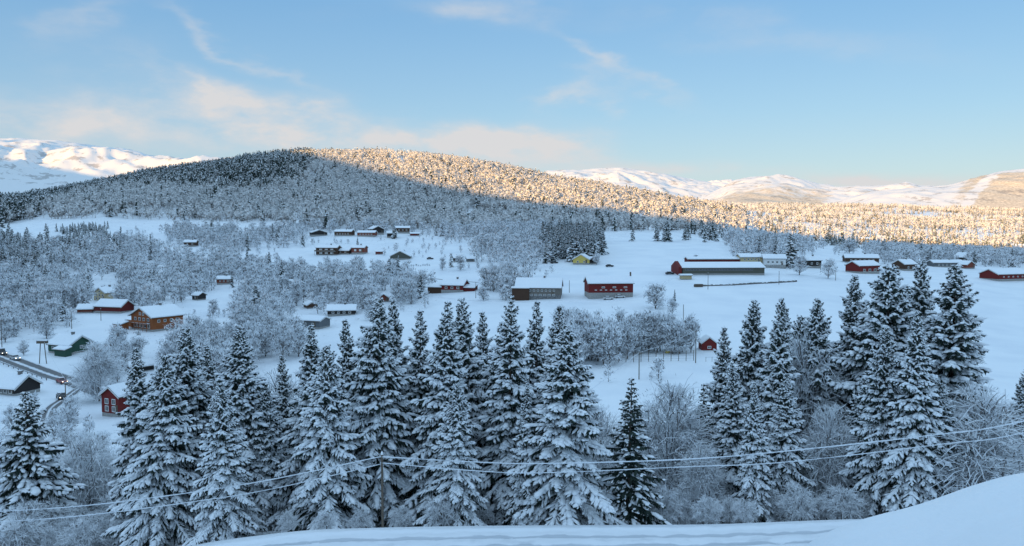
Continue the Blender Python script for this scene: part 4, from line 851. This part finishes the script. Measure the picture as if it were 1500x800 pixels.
def plant(proto, P, H, rz, label, group=None, name='spruce', cat='tree', wid=1.):
    h0 = proto[0]; s = H / h0; o = empty(name, P, rz); tag(o, label, cat, group); o.scale = (s * wid, s * wid, s); o.rotation_euler = (rf_.gauss(0, .016), rf_.gauss(0, .016), rz)
    for nm, me in (('trunk', proto[3]), ('crown', proto[2])): link(bpy.data.objects.new(nm, me), o)
    return o
rf_ = random.Random(21); nspr = 0
def fspruce(x, ytip, Y, label, k=None, wid=1., proto=None, group='tall snow laden spruces in the foreground'):
    global nspr
    P = at(x, Y); tip = pp(x, ytip, Y); H = tip.z - P.z; k = nspr % 7 if (k is None or nspr % 3 == 1) else k; nspr += 1
    d_ = px_dir(x, ytip); P.x = d_.x / d_.y * Y; P.z = float(zt(P.x, Y))
    return plant(proto or FS[k], P, H, rf_.uniform(0, 6.28), label, group, wid=wid)
W_ = 'snow laden foreground spruce'
fg = [
 (43, 573, 72, 'short broad spruce standing alone at the lower left', None, 1.15, LN),
 (205, 508, 70, 'tall '+W_+', leftmost of the big group', 1, .95), (236, 520, 62, W_+' half hidden in the left group, shorter than both neighbours', 3, .9), (268, 480, 66, W_+' with broad crown, second peak of the left group', 0, 1.05),
 (308, 505, 72, W_+' tip showing behind the two tallest of the left group', 4, .9), (349, 475, 66, W_+' tallest of the left group, right of the broad one', 2, 1.0),
 (330, 560, 58, W_+' low in front of the left group', 3, .85), (390, 560, 66, W_+' short one in the gap right of the left group', 4, .9),
 (417, 520, 74, 'slim '+W_+' at the left of the second group', 4, .85), (455, 476, 66, W_+' left peak of the second group', 1, .95), (478, 505, 60, W_+' shorter one in front in the second group', 3, .9),
 (510, 466, 70, W_+' behind the shoulder of the tall double peak', 4, .9), (545, 436, 64, W_+' with the tall left peak directly behind the thin wire pole', 0, .95), (576, 438, 69, W_+' with the right peak of the pair behind the wire pole', 2, .85),
 (622, 452, 68, W_+' slim peak left of the central three', 4, .9), (648, 441, 63, W_+' narrow peak second in the central row', 1, .9), (681, 437, 70, W_+' peak left of the open gap in the centre', 2, .95), (665, 560, 58, W_+' low one in front of the central row', 3, .85),
 (712, 455, 72, 'thin '+W_+' between two taller central peaks', 4, .8), (745, 432, 63, 'tallest central '+W_+' with pointed tip', 0, .95), (730, 470, 66, W_+' hidden shoulder left of the tallest central one', 1, .9),
 (786, 440, 72, W_+' dark narrow peak right of the tallest central one', 4, .85), (816, 447, 68, W_+' peak rising behind the broad bright one', 1, .8), (826, 482, 57, 'broad bright '+W_+' at right end of central group with bare trunk below', 3, 1.12), (770, 560, 58, W_+' low one in front left of the broad bright one', 4, .85),
 (921, 553, 57, 'slender dark spruce with little snow standing alone in the gap', None, 1.45, DK), (1030, 562, 70, 'small dark spruce left of the right group', None, 1.25, DK),
 (1064, 478, 72, W_+' left shoulder of the right group', 4, .85), (1098, 440, 68, W_+' first tall peak of the right group', 1, .85), (1136, 437, 64, W_+' second tall peak of the right group', 2, .82), (1158, 450, 74, W_+' thin peak between the second and fourth of the right group', 4, .75),
 (1175, 462, 70, W_+' short peak in the middle of the right group', 4, .8), (1197, 437, 66, W_+' last peak of the middle right group', 0, .85), (1108, 560, 58, W_+' low one in front of the right group', 1, .8),
 (1254, 402, 68, W_+' left dark peak of the far right group', 4, .9), (1306, 388, 64, W_+' broad peak of the far right group', 3, 1.0), (1296, 480, 57, W_+' lower one in front of the far right group', 0, .8), (1356, 380, 66, 'highest '+W_+' in the far right group', 2, .88),
 (1393, 388, 61, W_+' with wide sweeping boughs, rightmost of the far right group', 0, 1.15), (1348, 455, 55, W_+' lower narrow one before the highest in the far right group', 1, .85),
 (1080, 530, 62, W_+' shorter one before the left shoulder of the right group', 5, .95), (1150, 545, 60, W_+' shorter one before the second tall right peak', 1, .9), (1262, 545, 60, W_+' short one before the left dark peak of the far right group', 5, .95), (1330, 420, 72, W_+' between the broad and the highest far right peaks', 6, .9), (1378, 560, 56, W_+' shortest one at the foot of the far right group', 3, .9),
 (1497, 540, 60, W_+' cut by the right edge of the picture', 2, .9), (1225, 520, 74, W_+' low one in the gap between the two right groups', 4, .8)]
for q in fg: fspruce(q[0], q[1], q[2], q[3], q[4], q[5], q[6] if len(q) > 6 else None, None)

# ------------------------------------------------------------------ foreground birches and shrubs
BF = []
for i in range(4):
    g = birch_geo(60 + i, 10, 100, 6500, .62, .046, .26 + .03 * (i % 2), .86, .05, .3, True, 9); BF.append((10, 2.8, g.mesh('crown', [TWIG, FROST]), trunk_mesh('trunk', 8.2, .11, 50 + i, 6, .6)))
BS = []
for i in range(3):
    g = birch_geo(80 + i, 5, 60, 2300, .50, .042, .44, .84, .0, .3, True, 10); BS.append((5, 2., g.mesh('crown', [TWIG, FROST]), trunk_mesh('trunk', 3.6, .06, 70 + i, 5, .8)))
fbs = [(985, 565, 66, 'tall lacy frosted birch right of the slender dark spruce', 1.1), (966, 670, 66, 'low frosted birch right beside the slender dark spruce', 1.2), (1035, 650, 60, 'bushy frosted birch left of the right spruce group', .9), (1190, 495, 66, 'tall frosted birch with drooping twigs in front of the right spruces', .62),
       (1222, 600, 60, 'frosted birch filling the gap before the far right group', .8), (1440, 575, 56, 'spreading frosted birch right of the far right spruces', 1.5), (1478, 590, 60, 'frosted birch near the right edge above the snowbank', 1.4), (884, 600, 78, 'thin frosted birch right of the broad bright spruce', .9),
       (140, 503, 205, 'large round frosted tree between the road bend and the red trimmed house', 1.3), (120, 640, 80, 'frosted birch right of the lone broad spruce', 1.2), (410, 545, 82, 'frosted birch showing between the two left spruce groups', 1.0), (8, 640, 84, 'frosted birch behind the lone broad spruce at the left edge', 1.2),
       (610, 540, 80, 'frosted birch showing between spruces left of centre', .9),]
for i, (x, yt, Y, lb, wd) in enumerate(fbs):
    P = at(x, Y); H = pp(x, yt, Y).z - P.z; plant(BF[i % 4], P, H, rf_.uniform(0, 6.28), lb, None, 'birch', 'tree', wd)
# shrubs under the spruces, each one a thing
ks = 0
for x in list(range(-20, 160, 22)) + list(range(165, 330, 45)) + list(range(350, 900, 60)) + list(range(900, 1520, 34)):
    if 885 < x < 962: continue
    for rep in range(2 if (x < 330 or x > 1380) else 1):
        Y = rf_.uniform(54, 60) + (rf_.uniform(8, 16) if x < 330 else 0); xx = x + rf_.uniform(-9, 9); P = at(xx, Y); H = rf_.uniform(2.2, 4.6) * (1.15 if x > 1380 else .72 if x > 900 else 1)
        if 330 < x < 900: H *= .5
        lb, gr_ = (('frosted leafless shrub in the thicket at the lower left, below the road bend', 'frosted shrubs in the lower left thicket') if x < 330 else ('low frosted shrub under the central spruces at the roadside edge', 'low shrubs under the central spruces') if x < 900 else ('frosted shrub in the dense thicket above the foreground road at the right', 'frosted shrubs in the right thicket'))
        plant(BS[ks % 3], P, H, rf_.uniform(0, 6.28), lb, gr_, 'shrub', 'shrub', rf_.uniform(.9, 1.3)); ks += 1

# single trees in the fields
MS = []
for i in range(4):
    g = spruce_geo(100 + i, 12, 2.9, 95, .30, 2.2, 1, .5, .05, .95); MS.append((12, 2.5, g.mesh('crown', [NEEDLE, SNOW]), trunk_mesh('trunk', 12, .16, 20 + i, 5)))
MBi = []
for i in range(6):
    g = birch_geo(120 + i, 9, 46, 1300, .85, .15, (.20, .24, .28)[i % 3], .78, .12, .25); MBi.append((9, 2.5, g.mesh('crown', [TWIG, FROST]), trunk_mesh('trunk', 7.2, .13, 30 + i, 5)))
def single(x, y, hpx, kind, label, wd=1.):
    P = hit(x, y, 80); H = hpx * P.y / FPX; AVOID.append((P.x, P.y, 2)); pr = MS if kind == 's' else MBi
    plant(pr[int(x) % len(pr)], P, H, rf_.uniform(0, 6.28), label, None, 'spruce' if kind == 's' else 'birch', 'tree', wd)
for q in ((960, 452, 38, 'b', 'round frosted birch right of the big red barn', 1.9), (985, 462, 26, 'b', 'small frosted birch right of the round one', 1.2), (988, 446, 22, 's', 'narrow little spruce right of the round frosted birch', .8), (874, 388, 18, 'b', 'small round frosted tree right of the yellow house', 1.3),
          (1157, 392, 50, 's', 'large broad spruce right of the white house', 1.35), (1171, 403, 30, 'b', 'frosted tree in the field right of the large broad spruce', 1.5), (1213, 408, 30, 'b', 'frosted tree right of the dark brown house', 1.4), (1020, 382, 9, 'b', 'small dark frosted bush behind the very long barn', 2.2),
          (1244, 371, 21, 'b', 'wide frosted bush in the small upper field', 2.0), (1208, 361, 8, 'b', 'tiny bush left of the wide frosted bush', 1.8), (1288, 376, 18, 'b', 'frosted bush at the right end of the upper field', 1.8), (377, 476, 58, 's', 'big dark spruce standing among frosted birches on the left', 1.4),
          (711, 425, 36, 'b', 'frosted birch left of the timber farmhouse', 1.5), (708, 440, 22, 'b', 'rounded frosted bush at the field corner left of the farmhouse', 1.8), (768, 412, 14, 'b', 'frosted bush behind the roof of the timber farmhouse', 1.8), (312, 462, 24, 'b', 'round frosted tree on the snow below the small hut', 1.5),
          (35, 521, 22, 'b', 'small bare tree above the ploughed road', 1.2), (578, 350, 24, 's', 'tall spruce in front of the upper cabin row', 1.1), (524, 368, 20, 's', 'small spruce behind the square brown house', .9), (222, 438, 30, 's', 'dark spruce above the orange lodge', 1.3), (1090, 360, 18, 'b', 'frosted birch at the crest edge left of the wood', 1.6),
          (1003, 352, 26, 's', 'single narrow spruce on the crest of the snowfield', .9), (1028, 349, 26, 's', 'spruce left of the crest trio', 1.2), (1036, 348, 24, 's', 'spruce in the middle of the crest trio', 1.2), (1044, 347, 27, 's', 'spruce right of the crest trio', 1.2), (434, 440, 26, 's', 'dark spruce beside the small brown hut in the birches', 1.2),
          (480, 396, 22, 's', 'dark spruce at the top of the valley birch clump', 1.0), (1135, 350, 20, 's', 'spruce rising over the birches behind the very long barn', 1.1), (648, 396, 20, 'b', 'frosted bush on the slope right of the row of bushes', 1.1), (675, 396, 24, 'b', 'frosted birch in front of the pair of huts', 1.5)):
    single(*q)
# row of small bushes in the field
for i in range(11):
    P = hit(596 + i * 3.3 + rf_.uniform(-.5, .5), 390 + rf_.uniform(-.6, .6)); plant(BS[i % 3], P, rf_.uniform(.9, 1.5), i, 'tiny dark bush in the short row crossing the open field', 'row of tiny bushes in the open field', 'shrub', 'shrub', .9)

# ------------------------------------------------------------------ the woods
scatter_near(); scatter_far()
def in_view(t): return -15 < t[5] < 1515
sc_ = lambda t: t[4] / t[1]
nb_used = len(fbs) + 20; ns_used = len(fg) + 14
bt_ = sorted([t for t in near_trees if t[3] == 'b' and in_view(t)], key=sc_, reverse=True); st2 = sorted([t for t in near_trees if t[3] == 's' and in_view(t)], key=sc_, reverse=True)
ind = set(id(t) for t in bt_[:300 - nb_used]) | set(id(t) for t in st2[:300 - ns_used])
def region(x, y):
    if 800 < x < 1060 and y > 480: return 'in the copse behind the tall wire fence'
    if y > 560: return 'on the valley side below the road, left' if x < 260 else 'behind the foreground spruces, right of the road bend'
    if y > 475: return 'between the orange lodge and the foreground spruces' if x < 480 else 'on the snowfield edge behind the central spruces'
    if x < 115: return 'in the wood above the road, left of the cream house'
    if x < 260: return 'around the orange lodge and the cream house' if y > 405 else 'in the left wood uphill from the cream house'
    if x < 400: return 'around the small reddish cabin and snowy clearing' if y > 380 else 'beside the lone brown cabin on the upper track'
    if x < 640: return 'in the birch clump in the middle of the valley' if y > 392 else 'around the cabins of the hamlet'
    if x < 830: return 'on the slope between red farmhouse and spruce wood' if y > 350 else 'on the hillside right of the hamlet'
    if x < 1000: return 'in the wood at the top of the big snowfield'
    if x < 1160: return 'in the wood behind the very long barn'
    return 'in the belt of trees above the right village'
n_i = 0
for t in near_trees:
    if id(t) in ind:
        pr = (MS if t[3] == 's' else MBi); n_i += 1; q = pr[n_i % len(pr)]; rg = region(t[5], t[6]); kd = 'snowy spruce' if t[3] == 's' else 'frosted birch'; small = t[4] < 5.5
        plant(q, (t[0], t[1], t[2] - .15), t[4], rf_.uniform(0, 6.28), ('small ' if small else '') + kd + ' ' + rg, ('small ' if small else '') + kd + ' ' + rg, 'spruce' if t[3] == 's' else 'birch', 'tree', rf_.uniform(.85, 1.25) * (1.1 if t[3] == 'b' else 1))
# the rest of each kind, beyond 300, as one object
def merge(name, trees, protos, mats, label, cat):
    r = np.random.RandomState(5); Vs, Ts, Ms = [], [], []; off = 0
    for t in trees:
        h0, (V, T, M) = protos[r.randint(len(protos))]; s = t[4] / h0; a = r.rand() * 6.28; c, n = math.cos(a) * s * r.uniform(.85, 1.2), math.sin(a) * s * r.uniform(.85, 1.2)
        P = np.stack([V[:, 0] * c - V[:, 1] * n + t[0], V[:, 0] * n + V[:, 1] * c + t[1], V[:, 2] * s + t[2] - .2], 1); Vs.append(P.astype(np.float32)); Ts.append(T + off); Ms.append(M); off += len(V)
    if not Vs: return
    o = mobj(name, np.concatenate(Vs), np.concatenate(Ts), mats, np.concatenate(Ms)); tag(o, label, cat, kind='stuff'); return o
def with_trunk(g, H, r_):
    d = np.array([[0, 0, H * .85]]); g.inst(np.array([(1, 0, 0), (-.5, .87, 0), (-.5, -.87, 0), (0, 0, 1)], float), np.array([(0, 1, 3), (1, 2, 3), (2, 0, 3)]), np.array([[0, 0, -.5]]), np.array([[r_, 0, 0]]), np.array([[0, r_, 0]]), d, 0); V, T, M, S_ = g.arrays(); return V, T, M
SM = [(12, with_trunk(spruce_geo(200 + i, 12, 2.9, 60, .5, 2.8, 2, .42, .04, .95), 12, .2)) for i in range(4)]
BM_ = [(9, with_trunk(birch_geo(210 + i, 9, 26, 230, 1.15, .36, (.21, .25)[i % 2], .78, .12, .2, limbs=False), 8, .2)) for i in range(5)]
mid = [t for t in near_trees if id(t) not in ind]
def far_spruce(seed):
    r = np.random.RandomState(seed); H, n = 11, 62; z = r.rand(n) ** 1.1 * .97; a = r.rand(n) * 6.28; rad = (1 - z) * 2.3 + .15; O = np.stack([np.cos(a) * rad * .25, np.sin(a) * rad * .25, z * H + .5], 1)
    E = np.stack([np.cos(a) * rad, np.sin(a) * rad, z * H - .4], 1); S_ = np.stack([-np.sin(a), np.cos(a), 0 * a], 1) * (.3 + .35 * rad)[:, None]; g = Geo(); g.tris(np.stack([O, E - S_, E + S_], 1), np.where(r.rand(n) < .27, 1, 0)); return with_trunk(g, H, .5)
def far_birch(seed, n=42, tlx=2.0):
    r = np.random.RandomState(seed); H = 9; D = nrm(r.normal(0, 1, (n, 3))); C0 = np.stack([D[:, 0] * 2.1, D[:, 1] * 2.1, H * .56 + D[:, 2] * H * .40], 1) * 1.0; C0 *= (1 - .3 * r.rand(n, 1) ** 2) * np.array([1, 1, 0]) + np.array([0, 0, 1])
    T1 = nrm(np.cross(D, r.normal(0, 1, (n, 3)))); T2 = np.cross(T1, D); sz = r.uniform(.45, .95, (n, 1)); g = Geo(); P = np.stack([C0 + T1 * sz, C0 - T1 * sz * .5 + T2 * sz * .8, C0 - T1 * sz * .5 - T2 * sz * .8], 1); g.tris(P, np.where(r.rand(n) < .80 + .45 * np.clip(D[:, 2], -1, .4), 1, 0)); return with_trunk(g, 8, .2)
FSP = [(11, far_spruce(300 + i)) for i in range(6)]; FBI = [(9, far_birch(310 + i)) for i in range(8)]
TSP = [(11, tuple(x for x in far_spruce(330 + i))) for i in range(3)]; TBI = [(9, far_birch(340 + i, 20)) for i in range(5)]
merge('spruce_wood', [t for t in mid if t[3] == 's'], SM, [NEEDLE, SNOW], 'snowy spruces scattered through the woods of the valley sides', 'spruce wood')
merge('birch_wood', [t for t in mid if t[3] == 'b'], BM_, [TWIG, FROST], 'frosted birches filling the woods of the valley sides', 'birch wood')
hs = [t for t in far_trees if t[1] < 1450 and t[5] < 1095]; pl = [t for t in far_trees if not (t[1] < 1450 and t[5] < 1095)]
merge('spruce_forest', [t for t in hs if t[3] == 's'], FSP, [NEEDLE, SNOW], 'dark snowy spruce forest on the left shoulder of the big hill', 'forest')
merge('birch_forest', [t for t in hs if t[3] == 'b'], FBI, [FART, FARF], 'frosted birch forest covering the big hill, golden where the sun falls', 'forest')
merge('spruce_forest', [t for t in pl if t[3] == 's'], TSP, [FNEEDLE, FARF], 'spruces dotting the far sunlit plain on the right', 'forest')
merge('birch_forest', [t for t in pl if t[3] == 'b'], TBI, [FART, FARF], 'sunlit birch forest on the far plain below the mountains', 'forest')

# tufts and rocks that poke through the snow where the woods are open
rv = np.zeros(nr * nc, np.float32); Xf, Yf_, Zf = XX.ravel(), YY.ravel(), ZZ.ravel()
s_, c_ = math.sin(TH), math.cos(TH); f_ = np.maximum(Yf_ * c_ - Zf * s_, 1); px_ = 750 + FPX * Xf / f_; py_ = 400 - FPX * (Yf_ * s_ + Zf * c_) / f_
mk_ = (Yf_ > 140) & (Yf_ < 740)
for y0, row in MASK.items():
    sel = mk_ & (py_ >= y0) & (py_ < y0 + 10); ii = np.clip((px_[sel] // 25).astype(int), 0, 59); a = np.array([{'.': .0, 'b': .8, 'B': 1, 'M': 1, 'S': 1, 's': .5}.get(row[i] if i < len(row) else '.', 0) for i in range(60)]); rv[sel] = a[ii]
rv[(Yf_ >= 740)] = .7; rv[(py_ > 326) & (py_ < 348) & (px_ < 430) & mk_] = .35
a = ground.data.attributes.new('rough', 'FLOAT', 'POINT'); a.data.foreach_set('value', rv)
print('near', len(near_trees), 'birch', len(bt_), 'spruce', len(st2), 'far', len(far_trees), 'objects', len(col.objects))
C.cycles.max_bounces = 5; C.cycles.diffuse_bounces = 3; C.cycles.use_adaptive_sampling = True
